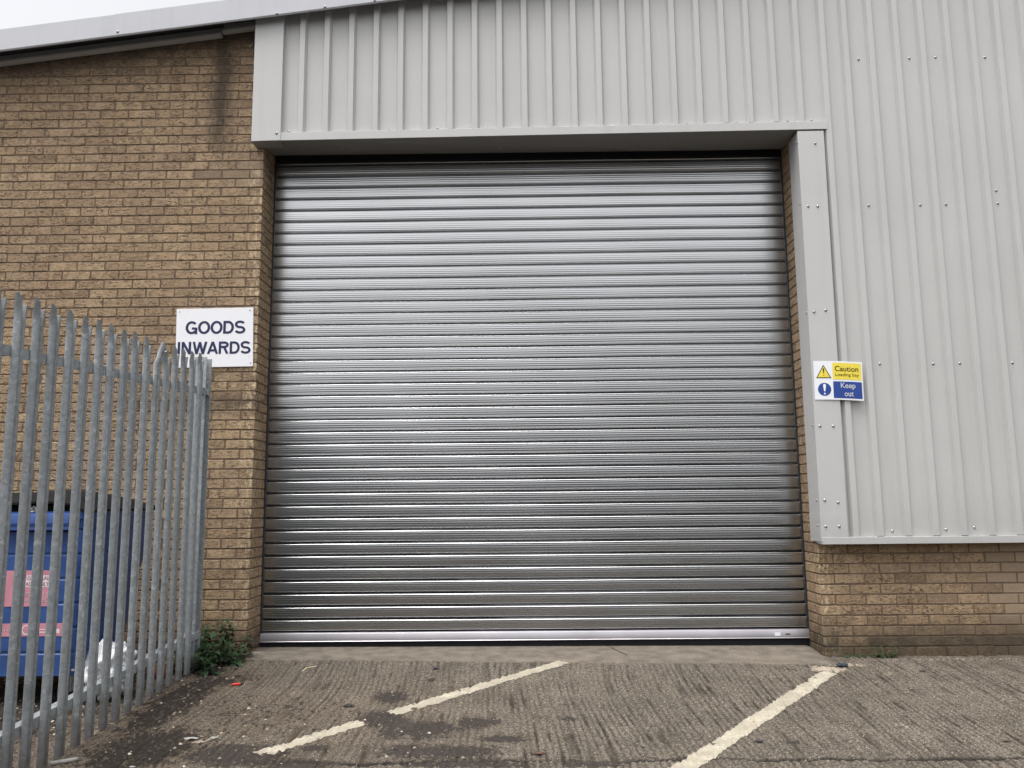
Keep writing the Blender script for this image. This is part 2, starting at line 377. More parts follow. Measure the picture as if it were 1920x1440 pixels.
def gmask(x, y):
    """groove, black, dirt, apron, lime, crack masks and height"""
    # grooves raked roughly at right angles to the wall
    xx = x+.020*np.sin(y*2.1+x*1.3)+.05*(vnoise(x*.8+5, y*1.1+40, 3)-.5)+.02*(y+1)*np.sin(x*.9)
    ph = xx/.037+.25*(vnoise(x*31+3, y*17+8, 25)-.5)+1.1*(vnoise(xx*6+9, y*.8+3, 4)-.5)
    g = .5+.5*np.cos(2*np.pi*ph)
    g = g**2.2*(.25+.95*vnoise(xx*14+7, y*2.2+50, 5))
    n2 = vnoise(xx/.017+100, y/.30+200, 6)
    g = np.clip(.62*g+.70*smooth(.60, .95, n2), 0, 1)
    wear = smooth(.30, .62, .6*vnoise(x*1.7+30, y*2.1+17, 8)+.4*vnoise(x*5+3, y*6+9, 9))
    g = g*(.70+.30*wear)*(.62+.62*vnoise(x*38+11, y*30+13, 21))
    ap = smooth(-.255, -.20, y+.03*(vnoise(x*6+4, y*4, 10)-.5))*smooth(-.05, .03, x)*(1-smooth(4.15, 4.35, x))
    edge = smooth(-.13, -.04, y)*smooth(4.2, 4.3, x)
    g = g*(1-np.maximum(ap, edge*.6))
    def blob(cx, cy, rx, ry, rot=0):
        c, s = math.cos(rot), math.sin(rot); dx = x-cx; dy = y-cy
        return np.clip(1.25-np.sqrt(((dx*c+dy*s)/rx)**2+((-dx*s+dy*c)/ry)**2), 0, 1)
    blk = np.zeros_like(x)
    for b in [(1.28, -1.55, .17, .24, .9), (1.50, -1.72, .30, .20, .3), (1.80, -1.58, .16, .13), (1.62, -2.05, .42, .14), (1.25, -1.12, .14, .16),
              (.66, -2.12, .34, .20), (.98, -2.25, .22, .12), (1.02, -2.02, .10, .07), (1.75, -2.22, .5, .07), (2.12, -2.07, .05, .04), (2.35, -2.2, .2, .05),
              (1.45, -.46, .03, .03), (1.03, -1.32, .05, .05), (3.42, -1.86, .05, .04), (2.3, -1.5, .06, .05), (1.95, -1.85, .16, .08), (1.45, -.75, .04, .04), (4.24, -.30, .10, .04)]:
        blk = np.maximum(blk, blob(*b))
    dirt = np.zeros_like(x)
    for b, s in [((.0, -1.25, .20, .85, 0), .95), ((.18, -2.05, .38, .50, 0), .85), ((.10, -.78, .32, .28, .4), .62), ((-.15, -.45, .3, .4), .8), ((-.9, -1.2, .9, 1.6), .80), ((.55, -1.5, .8, .7), .38), ((1.0, -1.6, 1.1, 1.0), .26)]:
        dirt = np.maximum(dirt, blob(*b)*s)
    dirt = dirt*(1-ap*.8)
    lime = np.zeros_like(x)
    for b, s in [((4.15, -.36, .22, .14), .75), ((4.35, -.25, .30, .10), .6), ((4.5, -.5, .22, .12, .5), .42), ((.40, -1.92, .09, .06), .75), ((5.2, -.10, 1.0, .10), .5), ((4.1, -1.58, .14, .05, -.5), .55), ((-.2, -1.7, .10, .6), .45), ((3.7, -.55, .12, .25), .4), ((.08, .05, .12, .12), .6)]:
        lime = np.maximum(lime, blob(*b)*s)
    yj = -2.205+.055*np.clip(x-1.3, 0, 4)+.018*(vnoise(x*4+1, x*0, 11)-.5)*2+.012*(vnoise(x*23, x*0+5, 12)-.5)*2
    wj = .011+.013*vnoise(x*7, x*0+9, 13)
    crack = (1-smooth(.5, 1.4, np.abs(y-yj)/wj))*smooth(.3, 1.2, x)*(.6+.4*smooth(.35, .55, vnoise(x*3+3, x*0+2, 14)))
    yc = -1.56+.05*np.sin((x-3.7)*14)-.12*(x-3.9)**2
    crack = np.maximum(crack, (1-smooth(.4, 1.2, np.abs(y-yc)/.005))*smooth(3.72, 3.78, x)*(1-smooth(4.10, 4.16, x))*.8)
    h = -.0105*g-.010*crack+.0055*(vnoise(x/.020, y/.022, 15)-.5)*(1-ap*.8)+.0048*(vnoise(x/.011+50, y/.011, 16)-.5)*(1-ap*.7)
    h = h+.010*(vnoise(x*1.1, y*1.3, 17)-.5)*(1-smooth(-.4, 0, y))+.004*np.clip(blk-.3, 0, 1)*(vnoise(x*45, y*45, 18))+.012*dirt*(vnoise(x*25, y*25, 19)-.3)
    return g, blk, dirt, ap, lime, np.clip(crack, 0, 1), h

def axis(segs):
    out = []
    for a, b, n in segs: out += list(np.linspace(a, b, n, endpoint=False))
    out.append(segs[-1][1]); return np.array(out)
gx = axis([(-900, -60, 8), (-60, -8, 12), (-8, -2.2, 40), (-2.2, -.3, 150), (-.3, 5.2, 900), (5.2, 6.4, 120), (6.4, 12, 40), (12, 70, 12), (70, 900, 8)])
gy = axis([(-900, -80, 8), (-80, -12, 14), (-12, -2.9, 60), (-2.9, .34, 330), (.34, 2, 12), (2, 900, 20)])
XX, YY = np.meshgrid(gx, gy)
g, blk, dirt, ap, lime, crack, h = gmask(XX, YY)
near = smooth(-11, -6, YY)*(1-smooth(.5, 1, YY))*smooth(-7, -4, XX)*(1-smooth(9, 12, XX))
ZZ = gbase(XX, YY)+h*near
nv = XX.size; ny, nx = XX.shape
me = bpy.data.meshes.new('ground'); me.vertices.add(nv)
me.vertices.foreach_set('co', np.stack([XX.ravel(), YY.ravel(), ZZ.ravel()], 1).ravel())
ii = (np.arange(ny-1)[:, None]*nx+np.arange(nx-1)[None, :]).ravel()
quads = np.stack([ii, ii+1, ii+1+nx, ii+nx], 1).astype(np.int32)
me.loops.add(quads.size); me.loops.foreach_set('vertex_index', quads.ravel())
me.polygons.add(len(quads)); me.polygons.foreach_set('loop_start', np.arange(0, quads.size, 4, dtype=np.int32))
me.update(calc_edges=True)
me.polygons.foreach_set('use_smooth', np.ones(len(quads), bool))
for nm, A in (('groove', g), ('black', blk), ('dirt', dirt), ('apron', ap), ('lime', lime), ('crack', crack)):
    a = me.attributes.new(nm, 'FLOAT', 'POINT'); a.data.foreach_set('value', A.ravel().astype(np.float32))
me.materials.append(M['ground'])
go = bpy.data.objects.new('ground', me); COL.objects.link(go); props(go, kind='structure')

def gz(x, y):
    x1 = np.array([float(x)]); y1 = np.array([float(y)])
    return float(gbase(x1, y1)[0]+gmask(x1, y1)[6][0])

# painted lines: worn sheets 3 mm above the concrete
def paint_line(name, p0, p1, w0, w1, label, seed, bites=()):
    p0 = Vector(p0); p1 = Vector(p1); d = (p1-p0); L = d.length; t = d/L; n = Vector((-t.y, t.x))
    nu = int(L/.007); nvv = 17
    r = np.random.RandomState(seed)
    U = np.linspace(0, L, nu)
    el = .006*(vnoise(U/.06, U*0, seed)-.5)*2+.0028*(vnoise(U/.012, U*0, seed+1)-.5)*2
    er = .006*(vnoise(U/.06, U*0+9, seed)-.5)*2+.0028*(vnoise(U/.012, U*0+9, seed+1)-.5)*2
    P = []
    for i, u in enumerate(U):
        wd = w0+(w1-w0)*u/L
        for j in range(nvv):
            s = -wd/2+el[i]+(wd+er[i]-el[i])*j/(nvv-1)
            P.append((p0.x+t.x*u+n.x*s, p0.y+t.y*u+n.y*s))
    P = np.array(P); gm = gmask(P[:, 0], P[:, 1]); z = gbase(P[:, 0], P[:, 1])+gm[6]*.8+.003
    V = [(a, b, c) for (a, b), c in zip(P, z)]
    Fc = []
    worn = vnoise(P[:, 0]/.018, P[:, 1]/.018, seed+5)*.6+vnoise(P[:, 0]/.05, P[:, 1]/.05, seed+6)*.4
    for i in range(nu-1):
        ends = min(U[i], L-U[i])/.06
        for j in range(nvv-1):
            a = i*nvv+j
            edge = min(j, nvv-2-j)/3.0
            th = .135+.12*max(0, 1-edge)*.5+.42*max(0, 1-ends)
            x, y = P[a]
            if any((x-bx)**2+(y-by)**2 < br*br*(0.6+.8*worn[a]) for bx, by, br in bites): continue
            if worn[a] < th: continue
            Fc.append((a, a+1, a+nvv+1, a+nvv))
    o = mobj(name, V, Fc, M['paint'], None, True, origin=((p0.x+p1.x)/2, (p0.y+p1.y)/2, gz((p0.x+p1.x)/2, (p0.y+p1.y)/2)))
    props(o, label, 'road marking', 'worn cream lines painted on the concrete')
    return o
paint_line('painted_line', (.765, -2.125), (1.165, -1.600), .092, .096, 'short worn cream paint line nearest the bottom left, before the black patch', 31)
paint_line('painted_line', (1.298, -1.455), (2.345, -.215), .096, .098, 'long cream paint line running from the black patch up towards the middle of the shutter', 33, [(1.42, -1.36, .022)])
paint_line('painted_line', (2.66, -2.42), (4.125, -.455), .104, .104, 'wide cream paint line running from the bottom edge to the right brick corner', 37, [(3.98, -.62, .012)])

# ------------------------------------------------------------------ building
B = empty('warehouse', (2.1, 0, -.1), 'tan brick and pale grey metal clad warehouse wall with a loading bay opening', 'warehouse')
W_ = 4.262

def add_brick(mb, x0, x1, y0, y1, z0, z1, tone, sm=0., st=0., chip=None):
    n0 = len(mb.v)
    jy = rng.uniform(-.0015, .0015)
    mb.cbox(x0, x1, y0+jy, y1, z0, z1, c=.0028, jit=.0011, tone=tone, smooth=sm)
    mb.at.setdefault('stain', []).extend([st(v[0], v[2]) if callable(st) else st for v in mb.v[n0:]])
    cf = []
    for v in mb.v[n0:]: cf.append(chip(v) if chip else 0.)
    mb.at.setdefault('chip', []).extend(cf)

def tone(): 
    t = rng.gauss(.54, .15)
    if rng.random() < .035: t = rng.uniform(.05, .2)
    if rng.random() < .05: t = rng.uniform(.86, .95)
    return min(1, max(0, t))

def stainL(x, z):
    s = 0
    s = max(s, .8*math.exp(-((z-1.78)/.10)**2)*(1 if x > -1.1 else .4))
    s = max(s, .35*math.exp(-((z-1.95)/.16)**2)*(1 if x > -.5 else 0))
    s = max(s, .5*math.exp(-((z-3.72)/.07)**2)*math.exp(-((x+.15)/.2)**2))
    return s

TOP = lambda x: 4.90+.122*x
bl = MB()
def chipL(v): return max(0, 1-abs(v[0])/.03)*max(0, 1-v[1]/.03)*1.0
for k_ in range(-4, 66):
    z0 = k_*.075+.005; z1 = (k_+1)*.075-.005
    if k_ % 2: segs = [(-.215, 0)]; x = -.225
    else: segs = [(-.1025, 0)]; x = -.1125
    while x > -4.6: segs.append((x-.215, x)); x -= .225
    for a, b in segs:
        if z1 > TOP((a+b)/2)+.03: continue
        dj = rng.uniform(-.002, .002) if b < 0 else 0
        rp = .75 if (k_ == 48 and -.75 < a) or (k_ in (47, 49) and b == 0) else 0       # repaired patch of greyer bricks
        add_brick(bl, a+dj, b+dj if b < 0 else b, 0, .10 if not (b == 0 and not k_ % 2) else .215, z0+rng.uniform(-.001, .001), z1+rng.uniform(-.001, .001), tone(), rp, stainL, chipL if b == 0 else None)
    # reveal
    if k_*.075 < 4.0:
        st = .25 if z0 > .1 else .6
        if k_ % 2: add_brick(bl, -.1025, rng.uniform(-.001, .001), .110, .325, z0, z1, tone(), 0, st*.6)
        else: add_brick(bl, -.1025, rng.uniform(-.001, .001), .225, .325, z0, z1, tone(), 0, st*.6)
brickL = bl.build('brick_wall', M['brick'], B, fixn=False); brickL['label'] = 'tall tan brick wall left of the shutter, stained dark under the roof edge'
mo = MB()
def slab(mb, x0, x1, y0, y1, z0, z1a, z1b):
    v = [(x0,y0,z0),(x1,y0,z0),(x1,y1,z0),(x0,y1,z0),(x0,y0,z1a),(x1,y0,z1b),(x1,y1,z1b),(x0,y1,z1a)]
    mb.add(v, [(0,3,2,1),(4,5,6,7),(0,1,5,4),(1,2,6,5),(2,3,7,6),(3,0,4,7)])
slab(mo, -4.6, -.006, .0050, .095, -.35, TOP(-4.6), TOP(0))
slab(mo, -.1, -.0062, .0952, .33, -.35, 3.98, 3.98)
mo.build('mortar_joints', M['mortar'], brickL)

br = MB()
def chipR(v): return max(0, 1-abs(v[0]-W_)/.03)*max(0, 1-v[1]/.03)*.95
for k_ in range(-5, 53):
    z0 = k_*.075+.005; z1 = (k_+1)*.075-.005
    front = k_ < 10
    if k_ % 2 == 0: first = .215
    else: first = .1025
    segs = [(0, first)]; x = first+.010
    while x < 3.6 and front: segs.append((x, x+.215)); x += .225
    for a, b in segs:
        mid = (a+b)/2
        lim = 1.62-.11*(k_ % 2)
        sm = .0 if mid < .5 else (rng.choice([0, 0, .45]) if mid < lim-.2 else 1.0)
        if k_ < 1: sm *= .5
        st = .0
        if k_ <= 0: st = .45
        if k_ == 9: st = .30
        if k_ == -1: st = .75
        t_ = tone()
        if k_ == -1 and .20 < mid < .32: st = 0
        dj = rng.uniform(-.002, .002) if a > 0 else 0
        add_brick(br, W_+a+dj, W_+b+dj, 0, .10 if not (a == 0 and k_ % 2) else .215, z0+rng.uniform(-.001, .001), z1+rng.uniform(-.001, .001), t_, sm, st, chipR if mid < .4 else None)
    if k_ % 2 == 0: add_brick(br, W_, W_+.1025, .110, .325, z0, z1, tone(), 0, .15)
    else: add_brick(br, W_, W_+.1025, .225, .325, z0, z1, tone(), 0, .15)
brickR = br.build('dwarf_wall', M['brick'], B, fixn=False); brickR['label'] = 'low tan brick wall under the metal cladding, darker and damp at its foot'
mo = MB()
slab(mo, W_+.006, W_+3.6, .0050, .095, -.4, .70, .70)
slab(mo, W_+.0062, W_+.1, .0952, .33, -.4, 3.95, 3.95)
slab(mo, W_+.0064, W_+.1, .0066, .0948,  .7005, 3.95, 3.95)
mo.build('mortar_joints', M['mortar'], brickR)

# rear structure, lintel behind the soffit, roof plane
mb = MB()
slab(mb, -4.6, 8.0, .34, .36, -.4, 4.25, 5.7)
mb.build('inner_wall', M['dark'], B)
mb = MB()
v = []
for x in (-4.6, 8.0):
    zt = 5.045+.122*x
    v += [(x, -.19, zt-.004), (x, 9.0, zt-.004), (x, -.19, zt-.03), (x, 9.0, zt-.03)]
mb.add(v, [(0,1,5,4), (2,6,7,3), (0,4,6,2), (1,3,7,5), (0,2,3,1), (4,5,7,6)])
mb.build('roof', M['roof'], B)
mb = MB()
slab(mb, -4.6, -4.5, .1, 9.0, -.8, 4.40, 4.41); slab(mb, 7.9, 8.0, .1, 9.0, -.8, 5.9, 5.91); slab(mb, -4.6, 8, 8.9, 9.0, -.8, 4.4, 5.95)
mb.build('rear_walls', M['sheet'], B)

# ---------- cladding
PAN, CR = -.096, -.132
def sheet(name, xa, xb, crowns, zb, zt, label):
    P = [(xa, PAN)]
    for c in crowns:
        for dx, y in ((-.035, PAN), (-.0205, CR), (.0205, CR), (.035, PAN)):
            if xa < c+dx < xb: P.append((c+dx, y))
        # shallow stiffening line in the pan
    P.append((xb, PAN)); P.sort(key=lambda q: q[0])
    v = []; f = []
    for x, y in P: v += [(x, y, zb(x)), (x, y, zt(x))]
    for i in range(len(P)-1): f.append((2*i, 2*i+2, 2*i+3, 2*i+1))
    n = len(v)
    for x, y in P: v += [(x, y+.0015, zb(x)), (x, y+.0015, zt(x))]   # sheet thickness
    for i in range(len(P)-1):
        f.append((n+2*i+1, n+2*i+3, n+2*i+2, n+2*i)); f.append((2*i, n+2*i, n+2*i+2, 2*i+2))
    o = mobj(name, v, f, M['sheet'], B); o['label'] = label
    return o
ZT = lambda x: 5.02+.122*x
zl = lambda x: 3.918+.0080*x
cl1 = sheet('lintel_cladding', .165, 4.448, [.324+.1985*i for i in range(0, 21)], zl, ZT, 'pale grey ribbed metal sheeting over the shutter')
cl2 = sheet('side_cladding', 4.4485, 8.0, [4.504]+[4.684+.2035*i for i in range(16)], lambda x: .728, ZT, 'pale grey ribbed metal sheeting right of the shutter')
slab_b = MB(); slab(slab_b, .0, 4.50, -.06, .30, 3.985, 5.0, 5.55); slab(slab_b, 4.502, 8.0, -.06, .08, .72, 5.55, 5.95)
slab_b.build('cladding_backing', M['dark'], B)
# seam of the lapped sheets
# dark slots under crowns
mb = MB()
for i in (4, 5, 6, 7, 8, 9, 10, 17, 18, 19):
    x = .324+.1985*i; z = zl(x)
    mb = MB(); mb.box(x-.019, x+.019, CR-.0012, CR+.02, z-.001, z+.005); mb.build('end_gap', M['hole'], cl1)
for c in [4.684+.2035*i for i in range(8)]:
    mb = MB(); mb.box(c-.024, c+.024, CR-.0012, CR+.02, .7275, .7315); mb.build('end_gap', M['hole'], cl2)

# drip flashing + soffit over the opening (rises slightly to the right)
mb = MB()
def drip(mb, xa, xb, proud=0, za=None, zb_=None):
    n = 8
    for i in range(n):
        a = xa+(xb-xa)*i/n; b = xa+(xb-xa)*(i+1)/n
    zA = 3.8585+.0068*(xa-.17); zB = 3.8585+.0068*(xb-.17)
    prof = lambda z: [(PAN-.002, z+.078), (-.134-proud, z+.066), (-.136-proud, z+.064), (-.136-proud, z), (-.130-proud, z-.001), (-.128-proud, z+.004)]
    pa = prof(zA); pb = prof(zB); v = [(xa, *p) for p in pa]+[(xb, *p) for p in pb]; k = len(pa)
    mb.add(v, [(i, k+i, k+i+1, i+1) for i in range(k-1)])
    # end caps
    mb.add([(xa, *p) for p in pa], [tuple(range(k))]); mb.add([(xb, *p) for p in pb], [tuple(range(k))[::-1]])
drip(mb, .172, 1.608, 0); mb.build('drip_flashing', M['trim'], B)
mb = MB(); drip(mb, 1.600, 4.488, .002); mb.build('drip_flashing', M['trim'], B)
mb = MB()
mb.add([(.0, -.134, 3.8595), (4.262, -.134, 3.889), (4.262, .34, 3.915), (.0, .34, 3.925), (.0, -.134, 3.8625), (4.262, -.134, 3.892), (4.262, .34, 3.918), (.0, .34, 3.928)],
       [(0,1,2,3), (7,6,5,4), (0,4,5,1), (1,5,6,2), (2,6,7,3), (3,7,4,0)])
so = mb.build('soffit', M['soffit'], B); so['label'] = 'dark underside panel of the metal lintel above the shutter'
# corner trim at left of the lintel cladding
mb = MB()
zt = 4.93
xl, xr = -.058, .172
v = [(xl, -.142, 3.852), (xr, -.142, 3.8585), (xr, -.142, 4.955), (xl, -.142, 4.925), (xl, -.004, 3.852), (xl, -.004, 4.925), (xr, PAN, 3.8585), (xr, PAN, 4.955)]
mb.add(v, [(0,1,2,3), (4,0,3,5), (1,6,7,2)])
mb.build('corner_trim', M['trim'], B)
mb = MB(); mb.box(xl+.001, xr-.001, -.1405, -.003, 3.8535, 3.8565); mb.build('trim_underside', M['soffit'], B)  # darker sheet stands in for the shade under the corner trim
# jamb trim at right of the opening
mb = MB()
jx0, jx1 = 4.243, 4.440
def jamb(mb, z0, z1, e=0.):
    # front face leans a few mm like the photo
    v = []
    for z in (z0, z1):
        t = (z-.7)/3.2
        v += [(jx0+.012*t-e, .085, z), (jx0+.010*t-e, -.134-e, z), (jx0+.014*t, -.138-e, z), (jx1+.018*t, -.138-e, z), (jx1+.018*t+e, -.134-e, z), (jx1+.018*t+e, -.102, z)]
    k = 6
    mb.add(v, [(i, i+1, k+i+1, k+i) for i in range(k-1)]+[tuple(range(k)), tuple(range(k, 2*k))[::-1]])
jamb(mb, .893, 3.872); jt = mb.build('jamb_trim', M['trim'], B); jt['label'] = 'tall plain grey corner flashing beside the shutter'
mb = MB(); jamb(mb, .695, .897, .0022); mb.build('jamb_trim', M['trim'], B)['label'] = 'short lower piece of grey corner flashing, lapped over the tall one'
# base flashing
mb = MB()
pr = [(PAN+.03, .7272), (-.138, .7272), (-.1405, .7262), (-.1415, .724), (-.1415, .676), (-.136, .674), (-.02, .682)]
mb.extr(pr, 4.247, 4.513, 'x', caps=True)
mb.build('base_flashing', M['trim'], B)
mb = MB(); pr2 = [(a-.0018, b) for a, b in pr]; mb.extr(pr2, 4.510, 8.0, 'x', caps=True); mb.build('base_flashing', M['trim'], B)
# brown stain mark and sealant where pieces meet
mb = MB(); mb.cbox(4.484, 4.505, -.110, -.100, 3.70, 3.865, .003, .003); mb.build('torn_sealant', plain('old_sealant', (.16, .15, .13), .9, 0, .4, 60, .5), B)

# verge flashing (roof edge)
def verge(mb, xa, xb, pr_):
    n = 6
    zA = .122*xa; zB = .122*xb; k = len(pr_)
    mb.add([(xa, y, z+zA) for y, z in pr_]+[(xb, y, z+zB) for y, z in pr_], [(i, k+i, k+i+1, i+1) for i in range(k-1)])
    mb.add([(xa, y, z+zA) for y, z in pr_], [tuple(range(k))]); mb.add([(xb, y, z+zB) for y, z in pr_], [tuple(range(k))[::-1]])
vp = [(.25, 5.075), (-.205, 5.055), (-.214, 5.049), (-.214, 4.872), (-.206, 4.862), (-.19, 4.868), (-.19, 5.03), (.25, 5.05)]
vp2 = [(y-.003 if y < 0 else y, z+.002) for y, z in vp]
mb = MB(); verge(mb, -4.6, -1.130, vp); mb.build('verge_flashing', M['verge'], B)
mb = MB(); verge(mb, -1.165, 2.2, [(y, z-.004 if z < 4.9 else z) for y, z in vp2]); mb.build('verge_flashing', M['verge'], B)
mb = MB(); verge(mb, 2.17, 8.0, vp); mb.build('verge_flashing', M['verge'], B)
# closer flashing against the brick
cp = [(-.004, 4.96), (-.012, 4.955), (-.018, 4.905), (-.052, 4.893), (-.060, 4.885), (-.060, 4.868), (-.004, 4.866)]
mb = MB(); verge(mb, -4.6, -.37, [(y, z-.005) for y, z in cp]); mb.build('closer_flashing', M['trim'], B)
mb = MB(); verge(mb, -.36, -.059, [(y-.004, z+.018) for y, z in cp]); mb.build('closer_flashing', M['trim'], B)
mb = MB(); verge(mb, -4.6, -.059, [(-.19, 5.0), (-.004, 5.0), (-.004, 5.01), (-.19, 5.01)]); mb.build('verge_soffit', M['dark'], B)

# screws: one mesh, copied
def dome(n=10):
    mb = MB(); P = [(.011, 0), (.011, -.0015), (.0075, -.002), (.0072, -.005), (.0045, -.0075), (0.0001, -.008)]
    v = [(r*math.cos(2*math.pi*k/n), y, r*math.sin(2*math.pi*k/n)) for r, y in P for k in range(n)]
    mb.add(v, [(i*n+k, i*n+(k+1) % n, (i+1)*n+(k+1) % n, (i+1)*n+k) for i in range(len(P)-1) for k in range(n)])
    return mb
SC0 = None
def screw(parent, x, y, z, rot=0):
    global SC0
    if SC0 is None:
        SC0 = dome().build('screw', M['screw'], None); SC0.data.polygons.foreach_set('use_smooth', [True]*len(SC0.data.polygons)); o = SC0
    else: o = SC0.copy(); COL.objects.link(o)
    o.parent = parent; o.location = Vector((x, y, z))-wloc(parent); o.rotation_euler = (0, rng.uniform(0, 3), rot) if rot == 0 else (0, 0, rot)
    return o
for x, z in [(.626, 3.945), (1.026, 3.948), (1.413, 3.955), (1.80, 3.952), (2.803, 3.955), (3.193, 3.962), (3.396, 3.966), (3.788, 3.970), (4.193, 3.976), (4.385, 3.978), (.225, 3.947)]:
    screw(cl1, x, PAN, z)
for x, z in [(4.791, 4.49), (5.195, 4.493), (5.404, 4.498), (5.798, 4.492), (4.785, 3.269), (5.187, 3.268), (5.385, 3.269), (5.787, 3.272), (5.784, 3.377), (4.781, 2.016), (5.183, 2.011), (5.385, 2.013), (5.782, 2.012), (4.783, .765), (5.178, .772), (5.386, .785)]:
    screw(cl2, x, PAN, z)
for x, z in [(4.385, 3.768), (4.300, 3.254), (4.374, 3.253), (4.294, 2.416), (4.383, 2.427), (4.284, 1.543), (4.383, 1.542), (4.285, .995), (4.382, .978), (4.28, .805), (4.378, .804)]:
    screw(jt, x, -.138 if z > .9 else -.1402, z)
for y, z in [(-.113, 3.785), (-.1, 3.29), (-.105, 2.419), (-.093, 1.552), (-.086, .995), (-.087, .812)]:
    screw(jt, jx0+.011*(z-.7)/3.2-(.0022 if z < .9 else 0), y, z, R(-90))
for x, z in [(.137, 4.892), (.521, 4.943), (.919, 4.991), (-1.136, 4.757)]: screw(B, x, -.2175, z)
screw(B, .142, -.142, 3.915)
for x, y in [(.62, .08), (1.02, .13), (1.5, .05), (2.2, .1), (2.75, .07), (2.95, .15), (3.3, .05), (3.7, .12), (1.9, .16)]:
    o = screw(so, x, y, 3.8595+.0069*x+.02*(y+.13)/.474+ .028*(y+.134)/.474*(1-x/4.262)); o.rotation_euler = (R(90), 0, 0)

# ---------- roller shutter
SH = empty('roller_shutter', (0, 0, 0)); SH.parent = B; SH.location = Vector((2.13, .32, -.1))-B.location
SH['label'] = 'wide closed roller shutter of bright galvanised steel laths'
PT = .0980
def lath(z0):
    """profile (y,z) of one lath going up from z0; y towards the camera is negative"""
    P = []
    yb = .318
    P.append((yb+.022, z0+.000))                   # deep in the hinge
    P.append((yb+.0215, z0+.0030))
    P.append((yb+.016, z0+.0085))
    P.append((yb+.001, z0+.0175))                  # underside curl, faces down
    P.append((yb-.0012, z0+.0195))
    n = 30; za, zb = z0+.0205, z0+.0885
    for i in range(n+1):
        t = i/n; z = za+(zb-za)*t
        bow = -.0009*math.sin(math.pi*t)
        rib = -.00034*math.cos(2*math.pi*4*t)
        P.append((yb-.0015+bow+rib, z))
    P += [(yb-.0008, z0+.0905), (yb+.0012, z0+.0925), (yb+.0045, z0+.0945), (yb+.0080, z0+.0960), (yb+.0100, z0+.0966), (yb+.022, z0+.0972)]
    return P
prof = []
z = .010
for i in range(41):
    prof += lath(z+i*PT) if i == 0 else lath(z+i*PT)
mb = MB()
xs = np.linspace(-.02, 4.285, 27)
v = []; f = []
k = len(prof)
for a, x in enumerate(xs):
    for (y, zz) in prof:
        v.append((x, y+.0022*math.sin(x*1.7+zz*2.1)+.0012*math.sin(x*4.1+zz*5), zz+.0006*math.sin(x*2.3)))
for a in range(len(xs)-1):
    for i in range(k-1): f.append((a*k+i, (a+1)*k+i, (a+1)*k+i+1, a*k+i+1))
cur = mobj('curtain', v, f, M['curtain'], SH, True); autosmooth(cur, 22)
# bottom rail and seal
mb = MB()
pr = [(.330, .0135), (.308, .0135), (.297, .0085), (.2945, .004), (.2905, -.049), (.2885, -.0515), (.2885, -.055), (.330, -.055)]
mb.extr(pr, .004, 4.258, 'x', close=True, caps=True)
autosmooth(mb.build('bottom_rail', M['rail'], SH), 25)
mb = MB(); mb.cbox(.004, 4.258, .300, .325, -.115, -.0555, .004); mb.build('rubber_seal', M['rubber'], SH)
mb = MB(); mb.cbox(3.991, 4.035, .2898, .2912, -.036, -.012, .0005); st = mb.build('rail_sticker', M['white'], SH)
# badge: grey oval
mb = MB(); n = 20
mb.add([(4.092+.022*math.cos(2*math.pi*i/n), .2893, -.024+.0065*math.sin(2*math.pi*i/n)) for i in range(n)]+[(4.092+.022*math.cos(2*math.pi*i/n), .2911, -.024+.0065*math.sin(2*math.pi*i/n)) for i in range(n)],
       [tuple(range(n))]+[(i, (i+1) % n, n+(i+1) % n, n+i) for i in range(n)])
mb.build('rail_badge', plain('badge_grey', (.12, .10, .11), .5), SH)
for x0, x1 in ((-.0005, .014), (4.2485, 4.2625)):
    mb = MB(); mb.cbox(x0, x1, .3, .3395, -.11, 3.92, .001)
    mb.build('guide_rail', M['guide'], SH)
mb = MB(); mb.cbox(.015, 4.247, .285, .3395, 3.86, 3.92, .002); mb.build('head_seal', M['rubber'], SH)

# ------------------------------------------------------------------ lettering
def text_mesh(txt, x0, x1, zb, zt_, y, thick, bold=.0, sx=None, face=-1):
    c = bpy.data.curves.new('t', 'FONT'); c.body = txt; c.size = 1; c.extrude = .01; c.offset = bold; c.resolution_u = 6
    t = bpy.data.objects.new('t', c); COL.objects.link(t)
    dg = bpy.context.evaluated_depsgraph_get(); dg.update()
    me = bpy.data.meshes.new_from_object(t.evaluated_get(dg))
    bpy.data.objects.remove(t); bpy.data.curves.remove(c)
    P = [v.co.copy() for v in me.vertices]; Fc = [tuple(p.vertices) for p in me.polygons]
    bpy.data.meshes.remove(me)
    mnx = min(p.x for p in P); mxx = max(p.x for p in P); mny = min(p.y for p in P); mxy = max(p.y for p in P)
    V = [(x0+(p.x-mnx)/(mxx-mnx)*(x1-x0), y+(-thick if p.z > 0 else 0), zb+(p.y-mny)/(mxy-mny)*(zt_-zb)) for p in P]
    return V, Fc

# goods sign
GS = empty('goods_sign', (-.33, -.01, 2.30), 'white GOODS INWARDS sign with navy capitals on the brick wall', 'sign')
mb = MB()
v = [(-.642, -.012, 2.532), (-.037, -.012, 2.536), (-.020, -.012, 2.066), (-.626, -.012, 2.060)]
v = [(-.640, -.012, 2.530), (-.037, -.012, 2.536), (-.024, -.012, 2.068), (-.628, -.012, 2.062)]
vb = [(a, -.002, c) for a, b, c in v]
mb.add(v+vb, [(0,3,2,1), (4,5,6,7), (0,1,5,4), (1,2,6,5), (2,3,7,6), (3,0,4,7)]); mb.build('sign_board', M['sign'], GS)
def arc(cx, cy, rx, ry, a0, a1, n=14):
    return [(cx+rx*math.cos(R(a0+(a1-a0)*i/n)), cy+ry*math.sin(R(a0+(a1-a0)*i/n))) for i in range(n+1)]
T_ = .18                                             # stroke weight over cap height
h_ = T_/2
